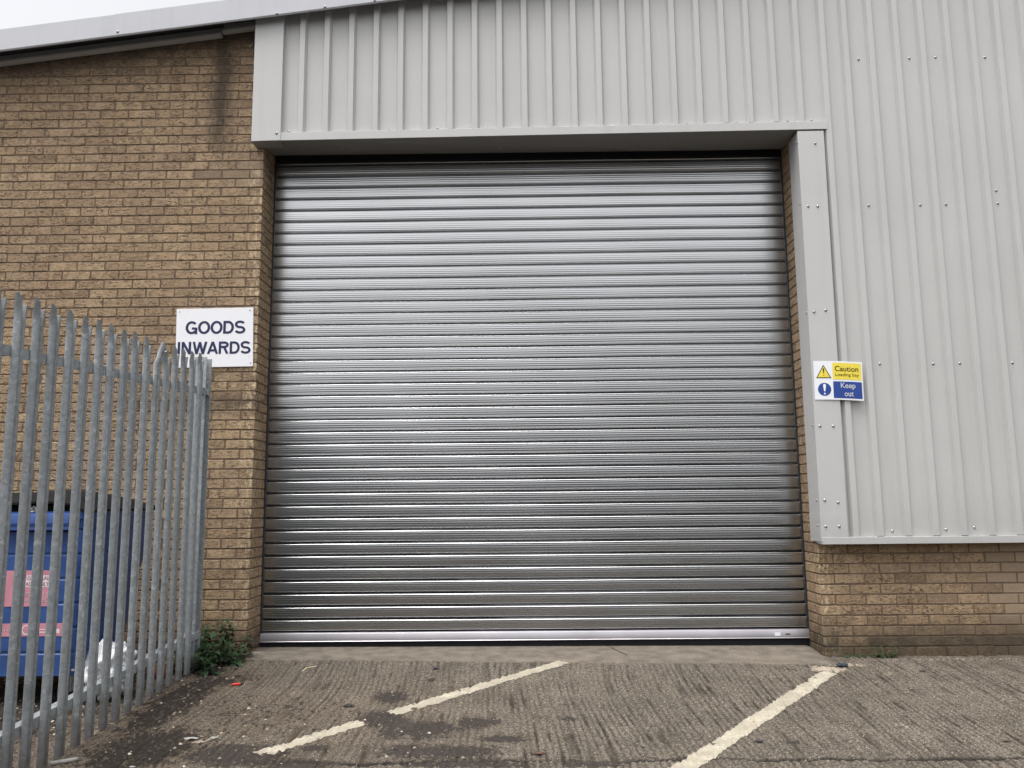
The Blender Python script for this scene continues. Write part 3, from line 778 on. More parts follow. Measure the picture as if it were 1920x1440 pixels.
GL = {  # name: (advance, [centre-line strokes]); cap height 1
 'O': (.86, [arc(.40, .5, .40-h_+.02, .5-h_+.01, 0, 360, 28)]),
 'G': (.86, [arc(.40, .5, .40-h_+.02, .5-h_+.01, 42, 318, 24)+[], [(.42, .43), (.80-h_, .43)], [(.80-h_, .5), (.80-h_, .0)]]),
 'D': (.80, [[(h_, 0), (h_, 1)], [(h_, 1-h_), (.34, 1-h_)]+arc(.34, .5, .40-h_, .5-h_, 90, -90, 16)+[(h_, h_)]]),
 'S': (.74, [arc(.35, .735, .27, .265-h_+.015, 20, 180, 12)+arc(.35, .735, .27, .235, 195, 262, 5)+arc(.36, .275, .285, .232, 82, 0, 6)+arc(.36, .275, .285, .275-h_+.012, -12, -165, 12)]),
 'I': (.28, [[(h_, 0), (h_, 1)]]),
 'N': (.82, [[(h_, 0), (h_, 1)], [(h_+.01, .97), (.70-h_-.01, .03)], [(.70-h_, 0), (.70-h_, 1)]]),
 'W': (1.08, [[(.07, 1), (.29, .0)], [(.29, .0), (.52, .97)], [(.52, .97), (.75, .0)], [(.75, 0), (.97, 1)]]),
 'A': (.82, [[(.06, 0), (.38, 1)], [(.38, 1), (.70, 0)], [(.18, .29), (.58, .29)]]),
 'R': (.80, [[(h_, 0), (h_, 1)], [(h_, 1-h_), (.42, 1-h_)]+arc(.42, .735, .22, .265-h_, 90, -90, 12)+[(h_, .47+h_)], [(.42, .50), (.64, 0)]]),
}
def write(word, x0, x1, z0, z1, parent, mat):
    adv = sum(GL[c][0] for c in word)-.10; sx = (x1-x0)/adv; sz = z1-z0; cur_ = 0
    for c in word:
        mb = MB()
        for si, st_ in enumerate(GL[c][1]):
            P = [Vector((p[0], p[1])) for p in st_]; closed = (P[0]-P[-1]).length < 1e-4
            Q = []
            for i, p in enumerate(P):
                pa = P[i-1] if i else (P[-2] if closed else P[0]); pb = P[i+1] if i < len(P)-1 else (P[1] if closed else P[-1])
                t = (pb-pa).normalized(); n = Vector((-t.y, t.x)); Q.append((p+n*h_, p-n*h_))
            off = .0132+.00025*si; V = []
            for a, b in Q:
                for q in (a, b): V.append((x0+(cur_+q.x)*sx, -off, z0+min(1.012, max(-.012, q.y))*sz))
            mb.add(V, [(2*i, 2*i+2, 2*i+3, 2*i+1) for i in range(len(Q)-1)])
        mb.build('letter', mat, parent)
        cur_ += GL[c][0]
write('GOODS', -.560, -.103, 2.328, 2.430, GS, M['navy'])
write('INWARDS', -.617, -.056, 2.168, 2.266, GS, M['navy'])
for x, z in ((-.615, 2.508), (-.062, 2.512), (-.045, 2.094), (-.605, 2.085)):
    o = screw(GS, x, -.012, z); o.scale = (.55, .5, .55)

# caution sign (bends slightly over the rib)
CS = empty('caution_sign', (4.44, -.14, 1.89), 'small white safety sign reading Caution Loading bay and Keep out, yellow and blue', 'sign')
cx0, cx1, cz0, cz1 = 4.262, 4.628, 1.742, 2.036
def cs(u, vv): # u 0..1 , v 0..1 -> position, slight clockwise droop
    x = cx0+(cx1-cx0)*u-.004*(1-vv); z = cz0+(cz1-cz0)*vv-.013*u*u+.0
    y = -.1415-.004*math.sin(math.pi*u)+.006*max(0, u-.55)
    return x, y, z
def cpatch(name, u0, u1, v0, v1, mat, off, par=CS, nu=14, nv_=4):
    V = []; Fc = []
    for i in range(nu+1):
        for j in range(nv_+1):
            x, y, z = cs(u0+(u1-u0)*i/nu, v0+(v1-v0)*j/nv_); V.append((x, y-off, z))
    n1 = nv_+1
    for i in range(nu):
        for j in range(nv_): Fc.append((i*n1+j, (i+1)*n1+j, (i+1)*n1+j+1, i*n1+j+1))
    nn = len(V); V += [(x, y+.0007, z) for x, y, z in V]
    Fc += [tuple(reversed([q+nn for q in f_])) for f_ in Fc]
    return mobj(name, V, Fc, mat, par)
sb = cpatch('sign_board', 0, 1, 0, 1, M['white'], 0)
cpatch('yellow_panel', .385, .975, .525, .955, M['yellow'], .0012)
cpatch('blue_panel', .385, .975, .045, .475, M['blue'], .0012)
def cpoly(name, pts, mat, off):
    V = []
    for u, vv in pts: x, y, z = cs(u, vv); V.append((x, y-off, z))
    return mobj(name, V, [tuple(range(len(V)))], mat, CS)
AS = (cx1-cx0)/(cz1-cz0)
tri = lambda cxx, cyy, r: [(cxx+r*math.sin(a)/AS*1.02, cyy+r*math.cos(a)) for a in (0, R(120), R(240))]
cpoly('warning_triangle', [(.20, .90), (.355, .555), (.045, .555)], M['ink'], .0012)
cpoly('warning_triangle', [(.20, .855), (.325, .577), (.075, .577)], M['yellow'], .0018)
cpoly('exclamation_mark', [(.182, .795), (.20, .81), (.218, .795), (.208, .675), (.192, .675)][::-1], M['ink'], .0024)
cpoly('exclamation_mark', [(.2+.010*math.cos(a*.6)/1, .63+.014*math.sin(a*.6)) for a in range(10)], M['ink'], .0024)
cpoly('blue_disc', [(.205+.134*math.cos(a*2*math.pi/32), .265+.134*AS*math.sin(a*2*math.pi/32)) for a in range(32)], M['blue'], .0012)
cpoly('exclamation_mark', [(.175, .375), (.19, .40), (.205, .405), (.22, .40), (.235, .375), (.219, .215), (.191, .215)][::-1], M['white'], .0018)
cpoly('exclamation_mark', [(.205+.019*math.cos(a*.4488), .155+.023*math.sin(a*.4488)) for a in range(14)], M['white'], .0018)
def ctext(txt, u0, u1, v0, v1, mat, bold):
    V, Fc = text_mesh(txt, 0, 1, 0, 1, 0, 0, bold)
    V2 = []
    for x, y, z in V:
        a, b, c = cs(u0+(u1-u0)*x, v0+(v1-v0)*z); V2.append((a, b-.0020, c))
    mobj('lettering', V2, Fc, mat, CS)
ctext('Caution', .43, .915, .735, .875, M['ink'], .012)
ctext('Loading bay', .435, .925, .585, .695, M['ink'], .004)
ctext('Keep', .535, .84, .262, .445, M['white'], .02)
ctext('out', .605, .795, .095, .215, M['white'], .02)

# ------------------------------------------------------------------ palisade fence
FX = -.185
FN = empty('palisade_fence', (FX, -1.9, gz(FX, -1.9)), 'galvanised steel palisade fence with splayed spiked pales running out from the brick wall', 'fence')
fz = lambda y: -.075+.054*y
# pale cross-section (y offset, x offset)
CSN = [(-.035, -.004), (-.031, .005), (-.020, .015), (-.009, .015), (-.0025, -.004), (0, -.006), (.0025, -.004), (.009, .015), (.020, .015), (.031, .005), (.035, -.004)]
def pale(y, ztop, lean=0, bent=0, miss=False, ytw=0):
    mb = MB(); n = len(CSN); zb = fz(y)+.004
    tips = [-.010, -.020, -.052, -.068, -.085, -.088, -.085, -.070, -.058, -.040, -.034]
    tips = [0.0, -.004, -.022, -.038, -.054, -.058, -.052, -.042, -.046, -.058, -.066]
    lv = [0, .25, .5, .75, .93, 1.0]
    V = []
    zs = []
    H = ztop-zb
    levels = [0, .3*H, .6*H, H-.14, H-.10, H-.06, H]
    for li, hh in enumerate(levels):
        for i, (dy, dx) in enumerate(CSN):
            z = zb+hh
            if li == len(levels)-1: z = ztop+tips[i]
            z = min(z, ztop+tips[i])
            spl = max(0, (z-(ztop-.09)))/.09
            yy = y+dy*(1+.35*spl)+(-.012*spl if i < 4 else (.008*spl if i > 6 else 0))+lean*hh/H
            xx = FX+dx+.018*spl*spl*(1 if i in (0, 1, 2, 9, 10) else .4)
            if bent and hh > H-.13: yy += bent*(hh-(H-.13))*.9; xx += .010
            V.append((xx, yy, z))
    Fc = [(l*n+i, l*n+i+1, (l+1)*n+i+1, (l+1)*n+i) for l in range(len(levels)-1) for i in range(n-1)]
    nn = len(V); V += [(x-.0028, yy*1.0, z) for x, yy, z in V]
    Fc += [tuple(reversed([q+nn for q in f_])) for f_ in Fc]
    L = len(levels)
    for l in range(L-1): Fc += [(l*n, (l+1)*n, (l+1)*n+nn, l*n+nn), (l*n+n-1, l*n+n-1+nn, (l+1)*n+n-1+nn, (l+1)*n+n-1)]
    for i in range(n-1): Fc += [((L-1)*n+i, (L-1)*n+i+1, (L-1)*n+i+1+nn, (L-1)*n+i+nn), (i, i+nn, i+1+nn, i+1)]
    mb.add(V, Fc, tone=rng.random())
    o = mb.build('pale', M['galv'], FN, False, (FX, y, zb)); autosmooth(o, 50)
    return o
ys = [-.644, -.779, -.924, -1.058, -1.195, -1.328, -1.474, -1.614, -1.750, -1.891, -2.021, -2.165, -2.308, -2.450, -2.587, -2.734, -2.875, -3.02, -3.16, -3.30, -3.44, -3.58]
tp = [2.048, 2.039, 2.028, 2.017, 1.972, 2.008, 2.002, 1.995, 1.986, 1.983, 1.975, 1.969, 1.967, 1.959, 1.952, 1.946, 1.939, 1.93, 1.922, 1.915, 1.907, 1.90]
for i, (y, zt_) in enumerate(zip(ys, tp)):
    p_ = pale(y, zt_+rng.uniform(-.003, .003), rng.uniform(-.006, .006), .55 if i == 5 else 0)
    for zr in (1.755+.06*(y+.7)*.9, .105+.054*(y+.75)):
        o = screw(p_, FX+.004, y, 0); o.location = Vector((FX+.002, y, zr-.005))-wloc(p_); o.rotation_euler = (0, 0, R(90))
# rails (angle section) behind the pales
for zc, hh, sl in ((1.790, .048, .054), (.103, .050, .054)):
    mb = MB()
    ya, yb = -3.7, -.50
    za, zb_ = zc+sl*(ya+.75), zc+sl*(yb+.75)
    v = []
    for y, z in ((ya, za), (yb, zb_)):
        v += [(FX-.0095, y, z+hh/2), (FX-.0095, y, z-hh/2), (FX-.0155, y, z-hh/2), (FX-.0155, y, z+hh/2-.006), (FX-.055, y, z+hh/2-.006), (FX-.055, y, z+hh/2)]
    mb.add(v, [(i, (i+1) % 6, 6+(i+1) % 6, 6+i) for i in range(6)]+[tuple(range(6)), tuple(range(6, 12))[::-1]])
    mb.build('rail', M['galv'], FN)
# end post: I section set close to the wall
mb = MB()
py0, py1 = -.585, -.485
def ipost(mb, yc, z0, z1):
    w, d, t, tf = .088, .100, .007, .008
    y0, y1 = yc-d/2, yc+d/2; x0, x1 = FX-.075, FX+.013
    P = [(x0, y0), (x1, y0), (x1, y0+tf), ((x0+x1)/2+t/2, y0+tf), ((x0+x1)/2+t/2, y1-tf), (x1, y1-tf), (x1, y1), (x0, y1), (x0, y1-tf), ((x0+x1)/2-t/2, y1-tf), ((x0+x1)/2-t/2, y0+tf), (x0, y0+tf)]
    mb.extr(P, z0, z1, 'z', close=True, caps=True)
ipost(mb, -.515, -.14, 2.045); mb.build('post', M['galv'], FN)
mb = MB(); ipost(mb, -3.40, -.30, 1.86)
mb2 = MB(); mb2.v = [(x-.07, y, z) for x, y, z in mb.v]; mb2.f = mb.f; mb2.build('post', M['galv'], FN)
mb = MB(); mb.cbox(FX-.03, FX+.006, -.60, -.47, 1.775, 1.825, .003); mb.cbox(FX+.004, FX+.020, -.535, -.510, 1.775, 1.812, .004); mb.build('rail_bracket', M['galv'], FN)
mb = MB(); mb.cbox(FX-.03, FX+.006, -.60, -.47, .095, .145, .003); mb.build('rail_bracket', M['galv'], FN)

# ------------------------------------------------------------------ blue wheeled bin
BX1, BX0, BY0, BY1 = -.515, -1.80, -1.40, -.50
BN = empty('waste_bin', (-1.15, -.95, gz(-1.15, -.95)), 'large blue wheeled waste bin with black lid and pink stickers behind the fence', 'waste bin')
mb = MB()
def ring(zz, sx0, sx1, sy0, sy1, r=.06, n=5):
    P = []
    for cx_, cy_, a0 in ((sx1-r, sy1-r, 0), (sx0+r, sy1-r, 90), (sx0+r, sy0+r, 180), (sx1-r, sy0+r, 270)):
        for i in range(n+1):
            a = R(a0+90*i/n); P.append((cx_+r*math.cos(a), cy_+r*math.sin(a), zz))
    return P
rings = []
def tap(t): return ring(.03+.93*t, BX0+.08*(1-t), BX1-.055*(1-t), BY0+.03*(1-t), BY1-.28*(1-t)**1.4)
lv = []
for i in range(0, 7):
    t = i/6.4
    lv += [(t, 0), (t+.012, -.006)] if i else [(0, 0)]
z_levels = []
for i in range(7):
    z_levels.append((i/6.6, 0.0)); z_levels.append((i/6.6+.128, 0.0)); z_levels.append((i/6.6+.136, .007)); z_levels.append((i/6.6+.147, .007))
V = []; k = 24
for t, off in z_levels:
    if t > .97: break
    for x, y, zz in tap(t):
        cxm, cym = (BX0+BX1)/2, (BY0+BY1)/2
        V.append((x-off*(1 if x > cxm else -1), y+off*(1 if y < cym else -1), zz))
V += ring(.925, BX0, BX1, BY0, BY1); V += ring(.93, BX0-.012, BX1+.012, BY0-.014, BY1+.01, .07); V += ring(.972, BX0-.012, BX1+.012, BY0-.014, BY1+.01, .07); V += ring(.975, BX0+.01, BX1-.01, BY0+.01, BY1-.01); V += ring(.6, BX0+.05, BX1-.05, BY0+.05, BY1-.1)
L = len(V)//k
Fc = [(l*k+i, l*k+(i+1) % k, (l+1)*k+(i+1) % k, (l+1)*k+i) for l in range(L-1) for i in range(k)]+[tuple(range(k))[::-1], tuple(range((L-1)*k, L*k))]
mb.add(V, Fc); autosmooth(mb.build('body', M['bin'], BN), 30)
# front lifting comb under the rim
mb = MB()
mb.extr([(BY0-.012, .965), (BY0-.050, .958), (BY0-.054, .93), (BY0-.054, .905), (BY0-.046, .885), (BY0-.046, .868), (BY0+.0, .862), (BY0+.01, .93)], BX0+.08, BX1-.085, 'x', close=True, caps=True)
autosmooth(mb.build('lifting_rim', plain('bin_rim_blue', (.040, .085, .26), .4, 0, .15, 9), BN), 20)
# black lid: domed, ajar
mb = MB(); V = []; nxx, nyy = 18, 14
for s_ in (0, 1):
    for i in range(nxx+1):
        for j in range(nyy+1):
            u = i/nxx; q = j/nyy
            x = BX0-.03+(BX1-BX0+.06)*u; y = BY0-.03+(BY1-BY0+.09)*q
            prof_ = .085*math.sin(math.pi*min(1, (q*.86+.12)))
            side = (1-abs(2*u-1)**5)
            z = 1.000+prof_*side+.030*(1-q)*side+.010*math.sin(u*9)
            if j == 0: z -= .030
            if i in (0, nxx): z -= .02
            V.append((x, y, z-(.012 if s_ else 0)))
n1 = nyy+1; NN = (nxx+1)*n1
Fc = [(i*n1+j, (i+1)*n1+j, (i+1)*n1+j+1, i*n1+j+1) for i in range(nxx) for j in range(nyy)]
Fc += [tuple(reversed([q+NN for q in f_])) for f_ in Fc]
for i in range(nxx): Fc += [(i*n1, (i+1)*n1, (i+1)*n1+NN, i*n1+NN), (i*n1+nyy, (i+1)*n1+nyy, (i+1)*n1+nyy+NN, i*n1+nyy+NN)]
for j in range(nyy): Fc += [(j, j+1, j+1+NN, j+NN), (nxx*n1+j, nxx*n1+j+1, nxx*n1+j+1+NN, nxx*n1+j+NN)]
mb.add(V, Fc); autosmooth(mb.build('lid', M['lid'], BN), 40)
mb = MB(); mb.box(BX0+.02, BX1-.02, BY0+.03, BY1-.02, .96, 1.012); mb.build('lid_inside', M['lid'], BN)
# rubbish poking out
for bx, by in ((-.83, BY0+.0), (-.56, BY0+.35)):
    mb = MB(); V = []
    n = 7
    for i in range(n+1):
        for j in range(4):
            V.append((bx-.05+.10*i/n, by-.02+.015*math.sin(i*2+j), .972+.012*j*math.sin(math.pi*i/n)+.004*math.sin(i*3.3)))
    mb.add(V, [(i*4+j, (i+1)*4+j, (i+1)*4+j+1, i*4+j+1) for i in range(n) for j in range(3)])
    mb.build('rubbish_scrap', M['paper'], BN)
# castors
for cx_, cy_ in ((-.62, -1.30), (-1.68, -1.30), (-.66, -.85), (-1.68, -.85)):
    zg = gz(cx_, cy_)
    n = 20; mb = MB()
    V = []
    for xx, rr in ((-.022, .06), (-.022, .082), (-.016, .09), (.016, .09), (.022, .082), (.022, .06)):
        V += [(cx_+xx, cy_+rr*math.cos(2*math.pi*i/n), zg+.092+rr*math.sin(2*math.pi*i/n)) for i in range(n)]
    mb.add(V, [(l*n+i, l*n+(i+1) % n, (l+1)*n+(i+1) % n, (l+1)*n+i) for l in range(5) for i in range(n)]+[tuple(range(n)), tuple(range(5*n, 6*n))[::-1]])
    wo = mb.build('castor', M['rubber'], BN); autosmooth(wo, 30)
    mb = MB(); mb.box(cx_-.034, cx_-.026, cy_-.04, cy_+.04, zg+.08, zg+.20); mb.box(cx_+.026, cx_+.034, cy_-.04, cy_+.04, zg+.08, zg+.20); mb.box(cx_-.05, cx_+.05, cy_-.05, cy_+.05, zg+.1995, zg+.21)
    mb.build('castor_fork', M['galv'], wo)
# stickers on the front (body front face leans slightly)
fy = lambda z: BY0+.03*(1-(z-.03)/.93)
def bpatch(name, x0, x1, z0, z1, mat, off, lab=None):
    V = [(x0, fy(z0)-off, z0), (x1, fy(z0)-off, z0), (x1, fy(z1)-off, z1), (x0, fy(z1)-off, z1)]
    V += [(x, y+.001, z) for x, y, z in V]
    o = mobj(name, V, [(0,1,2,3), (7,6,5,4), (0,4,5,1), (1,5,6,2), (2,6,7,3), (3,7,4,0)], mat, BN)
    return o
bpatch('sticker', -1.12, -.712, .425, .632, M['pink'], .0025)
bpatch('sticker', -1.20, -.636, .255, .329, M['pink'], .0025)
def btext(txt, x0, x1, z0, z1, mat, bold=.01, off=.0035):
    V, Fc = text_mesh(txt, x0, x1, z0, z1, 0, 0, bold)
    mobj('sticker_lettering', [(x, fy(z)-off, z) for x, y, z in V], Fc, mat, BN)
bpatch('sticker_block', -.860, -.718, .572, .603, M['pinkw'], .0032); bpatch('sticker_block', -.895, -.722, .535, .5715, M['pinkw'], .0032)
btext('GENERAL', -.855, -.722, .576, .599, M['pink'], .02, .0040)
btext('WASTE ONLY', -.891, -.726, .541, .566, M['pink'], .02, .0040)
btext('0370 111', -.890, -.730, .483, .506, M['pinkw'], .02)
btext('www.      .co.', -.890, -.730, .448, .468, M['pinkw'], .02)
btext('RECYCLE', -1.05, -.900, .285, .305, M['pinkw'], .02)
bpatch('sticker_block', -.790, -.720, .275, .281, M['pinkw'], .0032); bpatch('sticker_block', -.790, -.720, .292, .296, M['pinkw'], .0032)
bpatch('sticker_block', -.672, -.650, .272, .297, M['pinkw'], .0032)
n = 24
V = [(-.845+rr*math.cos(2*math.pi*i/n), fy(.292)-.0034, .292+rr*math.sin(2*math.pi*i/n)) for rr in (.022, .028) for i in range(n)]
mobj('sticker_ring', V, [(i, (i+1) % n, n+(i+1) % n, n+i) for i in range(n)], M['pinkw'], BN)

# ------------------------------------------------------------------ plants
def leaf(mb, base, dirv, L, wd, droop, tn):
    d = Vector(dirv).normalized(); side = d.cross(Vector((0, 0, 1)))
    if side.length < .1: side = Vector((1, 0, 0))
    side.normalize(); nrm = side.cross(d)
    V = []; n = 5
    wp = [.08, .75, 1.0, .72, .38, .02]
    for i in range(n+1):
        t = i/n
        c = Vector(base)+d*L*t-Vector((0, 0, 1))*droop*L*t*t
        wv = side*wd*.5*wp[i]*(1+(.12 if i % 2 else -.08))
        fold = nrm*wd*.14*wp[i]
        V += [c-wv+fold, c, c+wv+fold]
    mb.add(V, [(i*3+j, (i+1)*3+j, (i+1)*3+j+1, i*3+j+1) for i in range(n) for j in range(2)], tone=tn)
def plant(name, spots, mat, label, hs, ls, org):
    root = empty(name, org, label, 'plant')
    lm = MB(); sm = MB()
    for (x, y, hgt) in spots:
        z = gz(x, y)
        lean = Vector((rng.uniform(-.35, .35), rng.uniform(-.55, .1), 1)).normalized()
        P = []; nseg = 6
        for i in range(nseg+1):
            t = i/nseg; P.append(Vector((x, y, z))+lean*hgt*t+Vector((rng.uniform(-.006, .006), -.05*hgt*t*t, -.05*hgt*t*t)))
        sm.tube(P, [.0028*(1-.6*i/nseg) for i in range(nseg+1)], 5)
        a = rng.uniform(0, 3)
        nodes = max(2, int(hgt/.036))
        tb = rng.random()
        for q in range(nodes):
            t = .15+.85*q/max(1, nodes-1); c = P[0].lerp(P[-1], t); c = P[min(nseg, int(t*nseg))].lerp(P[min(nseg, int(t*nseg)+1)], t*nseg-int(t*nseg))
            a += R(90)+rng.uniform(-.35, .35)
            for s_ in (0, math.pi):
                L = ls*rng.uniform(.6, 1.15)*(1 if t < .85 else .65); el = rng.uniform(.0, .75)
                leaf(lm, c, (math.cos(a+s_), math.sin(a+s_), el), L, L*rng.uniform(.48, .62), rng.uniform(.25, .8), min(1, max(0, .25+.5*t*tb+rng.uniform(-.2, .25))))
    sm.build('stems', M['stem'], root); o = lm.build('leaves', mat, root, True, fixn=False)
    return root
spots = []
while len(spots) < 64:
    x = rng.uniform(-.36, .08); y = -.66+.62*rng.random()**.8
    if x > -.02 and y > -.06: continue
    lim = .225*(1-abs(x+.13)/.36)*(1-(.65 if y < -.45 else 0)*.6)+.05
    if y < -.30 and x > -.02: lim *= .6
    if x > .0 and y < -.42: continue
    spots.append((x, y, lim*rng.uniform(.55, 1.12)))
plant('nettle_clump', spots, M['leaf'], 'bushy dark green nettle clump at the foot of the fence post and brick corner', .3, .088, (-.13, -.3, gz(-.13, -.3)))
spots = [(rng.uniform(4.60, 4.76), rng.uniform(-.05, -.012), rng.uniform(.04, .10)) for _ in range(16)]
plant('small_weed', spots, M['weed'], 'small dark green weed growing at the foot of the right brick wall', .1, .038, (4.68, -.03, gz(4.68, -.03)))
spots = [(rng.uniform(4.38, 4.56), rng.uniform(-.03, -.012), rng.uniform(.012, .03)) for _ in range(22)]
plant('moss_tuft', spots, M['weed'], 'low fringe of dark moss at the right brick corner', .1, .016, (4.47, -.02, gz(4.47, -.02)))

# ------------------------------------------------------------------ litter
def lump(name, x, y, r, mat, label, cat, sq=(1, 1, .6), amp=.35, sub=3, lift=.0, freq=2.2):
    bm = bmesh.new(); bmesh.ops.create_icosphere(bm, subdivisions=sub, radius=1)
    sd_ = rng.uniform(0, 50)
    V = []
    for v_ in bm.verts:
        n_ = mnoise.noise(v_.co*freq+Vector((sd_, 0, 0)))+.5*mnoise.noise(v_.co*freq*2.7+Vector((0, sd_, 0)))
        p = v_.co*(1+amp*n_); V.append(p)
    zg = gz(x, y); mn = min(p.z for p in V)*.8
    V = [(x+p.x*r*sq[0], y+p.y*r*sq[1], zg+lift+(max(p.z, mn)-mn)*r*sq[2]-.001) for p in V]
    Fc = [tuple(q.index for q in f_.verts) for f_ in bm.faces]; bm.free()
    o = mobj(name, V, Fc, mat, None, True, origin=(x, y, zg)); props(o, label, cat); return o
# white carrier bag behind the fence
bgo = lump('carrier_bag', -.45, -1.17, .145, M['bag'], 'crumpled white plastic bag on the ground behind the fence beside the blue bin', 'plastic bag', (.85, 1.0, 1.15), .42, 5, 0, 2.6)
# lighter
LG = empty('cigarette_lighter', (.25, -.898, gz(.25, -.898)), 'red plastic lighter with black top lying on the concrete near the nettles', 'lighter')
dv = Vector((.080, .045, 0)).normalized(); zg = gz(.25, -.898)+.006
mb = MB(); c0 = Vector((.212, -.920, zg)); mb.tube([c0, c0+dv*.006, c0+dv*.052], [.006, .0085, .0085], 10); autosmooth(mb.build('body', M['red'], LG), 40)
mb = MB(); mb.tube([c0+dv*.053, c0+dv*.072, c0+dv*.076], [.0105, .012, .008], 8); mb.build('cap', M['black'], LG)
def strip(name, pts, r, mat, label, cat, lift=.004):
    mb = MB(); mb.tube([(x, y, gz(x, y)+lift+dz) for x, y, dz in pts], r, 6)
    o = mb.build(name, mat, None, True, origin=(pts[0][0], pts[0][1], gz(pts[0][0], pts[0][1]))); props(o, label, cat)
strip('straw', [(.555, -.535, 0), (.575, -.49, .003), (.60, -.452, .006), (.628, -.432, .004)], .0035, M['straw'], 'bent pale straw lying in front of the left end of the shutter', 'straw')
strip('twig', [(2.715, .20, .002), (2.735, .12, .004), (2.765, .04, .002), (2.81, -.06, .003)], [.002, .0028, .003, .002], M['twig'], 'thin dark twig lying on the smooth strip before the shutter', 'twig')
strip('twig', [(3.78, -.36, 0), (3.84, -.39, .002), (3.93, -.42, 0)], .002, M['twig'], 'short dark twig near the upper end of the right paint line', 'twig')
strip('card_strip', [(-.168, -2.267, .004), (-.10, -2.215, .006), (-.075, -2.20, .005)], [.010, .011, .010], M['paper'], 'pale curled strip of card at the foot of the fence, lower left', 'litter')
def scrap(x, y, r, mat, label, name='dead_leaf', cat='leaf', flat=.18):
    n = 9; V = [(x, y, gz(x, y)+.006+r*flat)]
    for i in range(n):
        a = 2*math.pi*i/n; rr = r*rng.uniform(.55, 1.1)
        V.append((x+rr*math.cos(a), y+rr*.6*math.sin(a), gz(x, y)+.004+rng.uniform(0, r*flat)))
    nn = len(V); V += [(a_, b_, c_-.0012) for a_, b_, c_ in V]
    Fc = [(0, 1+i, 1+(i+1) % n) for i in range(n)]
    Fc += [(nn, nn+1+(i+1) % n, nn+1+i) for i in range(n)]+[(1+i, nn+1+i, nn+1+(i+1) % n, 1+(i+1) % n) for i in range(n)]
    o = mobj(name, V, Fc, mat, None, False, origin=(x, y, gz(x, y))); props(o, label, cat); return o
scrap(1.03, -1.324, .032, M['black'], 'round black scrap on bare concrete above the upper cream line start')
scrap(1.451, -.461, .034, M['black'], 'dark curled leaf in front of the shutter, left of the long line end')
scrap(1.46, -.72, .022, M['twig'], 'small brown leaf just in front of the curled one')
scrap(3.885, -.715, .020, M['twig'], 'brown leaf lying on the upper part of the right paint line')
scrap(3.253, -1.86, .030, M['black'], 'black crumpled leaf below the right paint line')
scrap(4.53, -1.83, .030, M['twig'], 'dark leaf near the lower right corner of the concrete')
scrap(4.763, -.44, .028, M['black'], 'thin dark leaf on the concrete in front of the right brick wall')
scrap(2.12, -2.07, .028, plain('red_brown_stone', (.105, .050, .034), .9, 0, .3, 40), 'reddish brown flat stone at the bottom centre by the slab joint', 'flat_stone', 'stone')
scrap(.355, -1.916, .040, M['paper'], 'larger of two wet grey paper scraps on the concrete, lower left', 'paper_scrap', 'paper', .3)
scrap(.455, -1.880, .026, M['paper'], 'smaller of two wet grey paper scraps on the concrete, lower left', 'paper_scrap', 'paper', .3)
scrap(.225, -2.28, .018, M['paper'], 'small white paper fleck near the bottom left edge', 'paper_scrap', 'paper', .2)
lump('rag', 4.275, -.300, .030, M['bluegrey'], 'small blue-grey crumpled rag beside the right brick corner', 'rag', (1.2, .8, .45), .5, 3)
# debris behind the fence: a board and rusty tin
BD = MB(); BD.cbox(-.42, -.22, -.62, -.50, gz(-.3, -.56)+.02, gz(-.3, -.56)+.055, .004, .003)
o = BD.build('board', M['wood'], None, origin=(-.32, -.56, gz(-.32, -.56))); props(o, 'short weathered board on the ground behind the fence post', 'board')
lump('rusty_tin', -.33, -.72, .040, M['rust'], 'small rust coloured tin on the ground behind the fence rail', 'tin', (1, 1, 1.0), .2, 3)

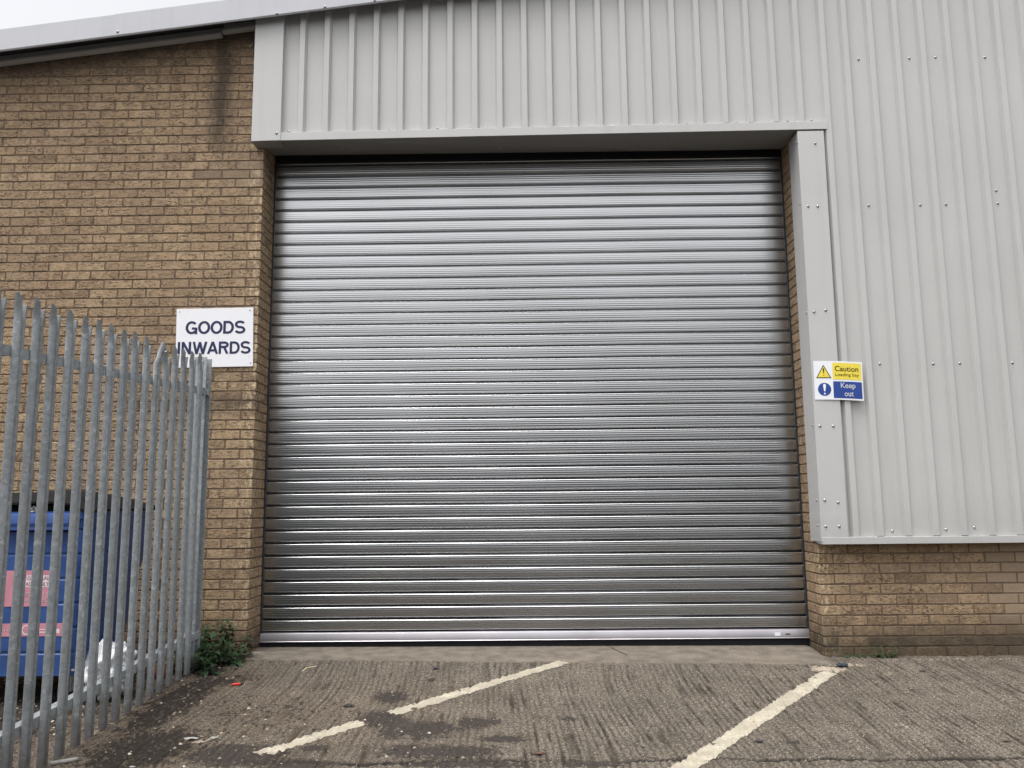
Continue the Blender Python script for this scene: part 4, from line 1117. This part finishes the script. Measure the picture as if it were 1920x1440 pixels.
# gravel and crumbs of black coating: uncountable
mb = MB()
def crumb(x, y, r, t):
    z = gz_fast(x, y)
    n = 5; a0 = rng.uniform(0, 6)
    top = (x, y, z+r*.6)
    V = [top]+[(x+r*rng.uniform(.6, 1.2)*math.cos(a0+2*math.pi*i/n), y+r*rng.uniform(.6, 1.2)*math.sin(a0+2*math.pi*i/n), z-.001) for i in range(n)]
    mb.add(V, [(0, 1+i, 1+(i+1) % n) for i in range(n)], tone=t)
NB = 9000
rs = np.random.RandomState(3)
X = rs.uniform(-1.6, 5.9, NB*4); Y = rs.uniform(-2.6, -.02, NB*4)
G = gmask(X, Y); Zg = gbase(X, Y)+G[6]
pr_ = .05+1.0*np.clip(G[1]-.35, 0, 1)+1.1*np.clip(G[2]-.1, 0, 1)+.10*(1-G[3])
keep = rs.rand(NB*4) < pr_
for x, y, z, b, d_ in zip(X[keep], Y[keep], Zg[keep], G[1][keep], G[2][keep]):
    r = rng.choice([.003, .004, .005, .007, .009, .013]) if (b > .4 or d_ > .25) else rng.choice([.002, .003, .0035, .005])
    n = 5; a0 = rng.uniform(0, 6)
    V = [(x, y, z+r*.55)]+[(x+r*rng.uniform(.6, 1.2)*math.cos(a0+2*math.pi*i/n), y+r*rng.uniform(.6, 1.2)*math.sin(a0+2*math.pi*i/n), z-.001) for i in range(n)]
    t = (rng.uniform(0, .35) if (b > .4 or d_ > .25) and rng.random() < .85 else rng.uniform(.2, 1))
    mb.add(V, [(0, 1+i, 1+(i+1) % n) for i in range(n)], tone=t)
kk = N('crumb'); cc = kk.ramp(kk.attr('tone'), [(0, (.022, .018, .016)), (.35, (.075, .058, .045)), (.7, (.24, .195, .15)), (1, (.50, .44, .36))])
kk.set(Base_Color=cc, Roughness=.9)
gr = mb.build('loose_grit', kk.m, None, fixn=False); props(gr, 'loose grit and black crumbs scattered over the concrete', 'grit', kind='stuff')

# ------------------------------------------------------------------ unseen block added behind the camera to darken reflections in the steel laths
OB = empty('added_reflection_block', (2, -27, -.75), 'unseen dark building added behind the viewpoint to darken the shutter reflections', 'warehouse')
zb = -.9
mb = MB(); mb.cbox(-30, 34, -41, -27, zb, 4.3, .01); mb.build('wall', plain('added_block_dark', (.085, .062, .048), .9, 0, .25, 3), OB)
mb = MB(); mb.extr([(-26.6, 4.30), (-26.6, 4.55), (-34, 5.6), (-41.4, 4.55), (-41.4, 4.30)], -30.4, 34.4, 'x', close=True, caps=True); mb.build('roof', plain('added_roof_dark', (.10, .10, .105), .8), OB)
for x in (-20, -8, 4, 16, 28):
    mb = MB(); mb.cbox(x-1.8, x+1.8, -27.06, -26.95, zb, 2.6, .01); mb.build('added_dark_panel', plain('added_panel_dark', (.07, .08, .10), .5), OB)
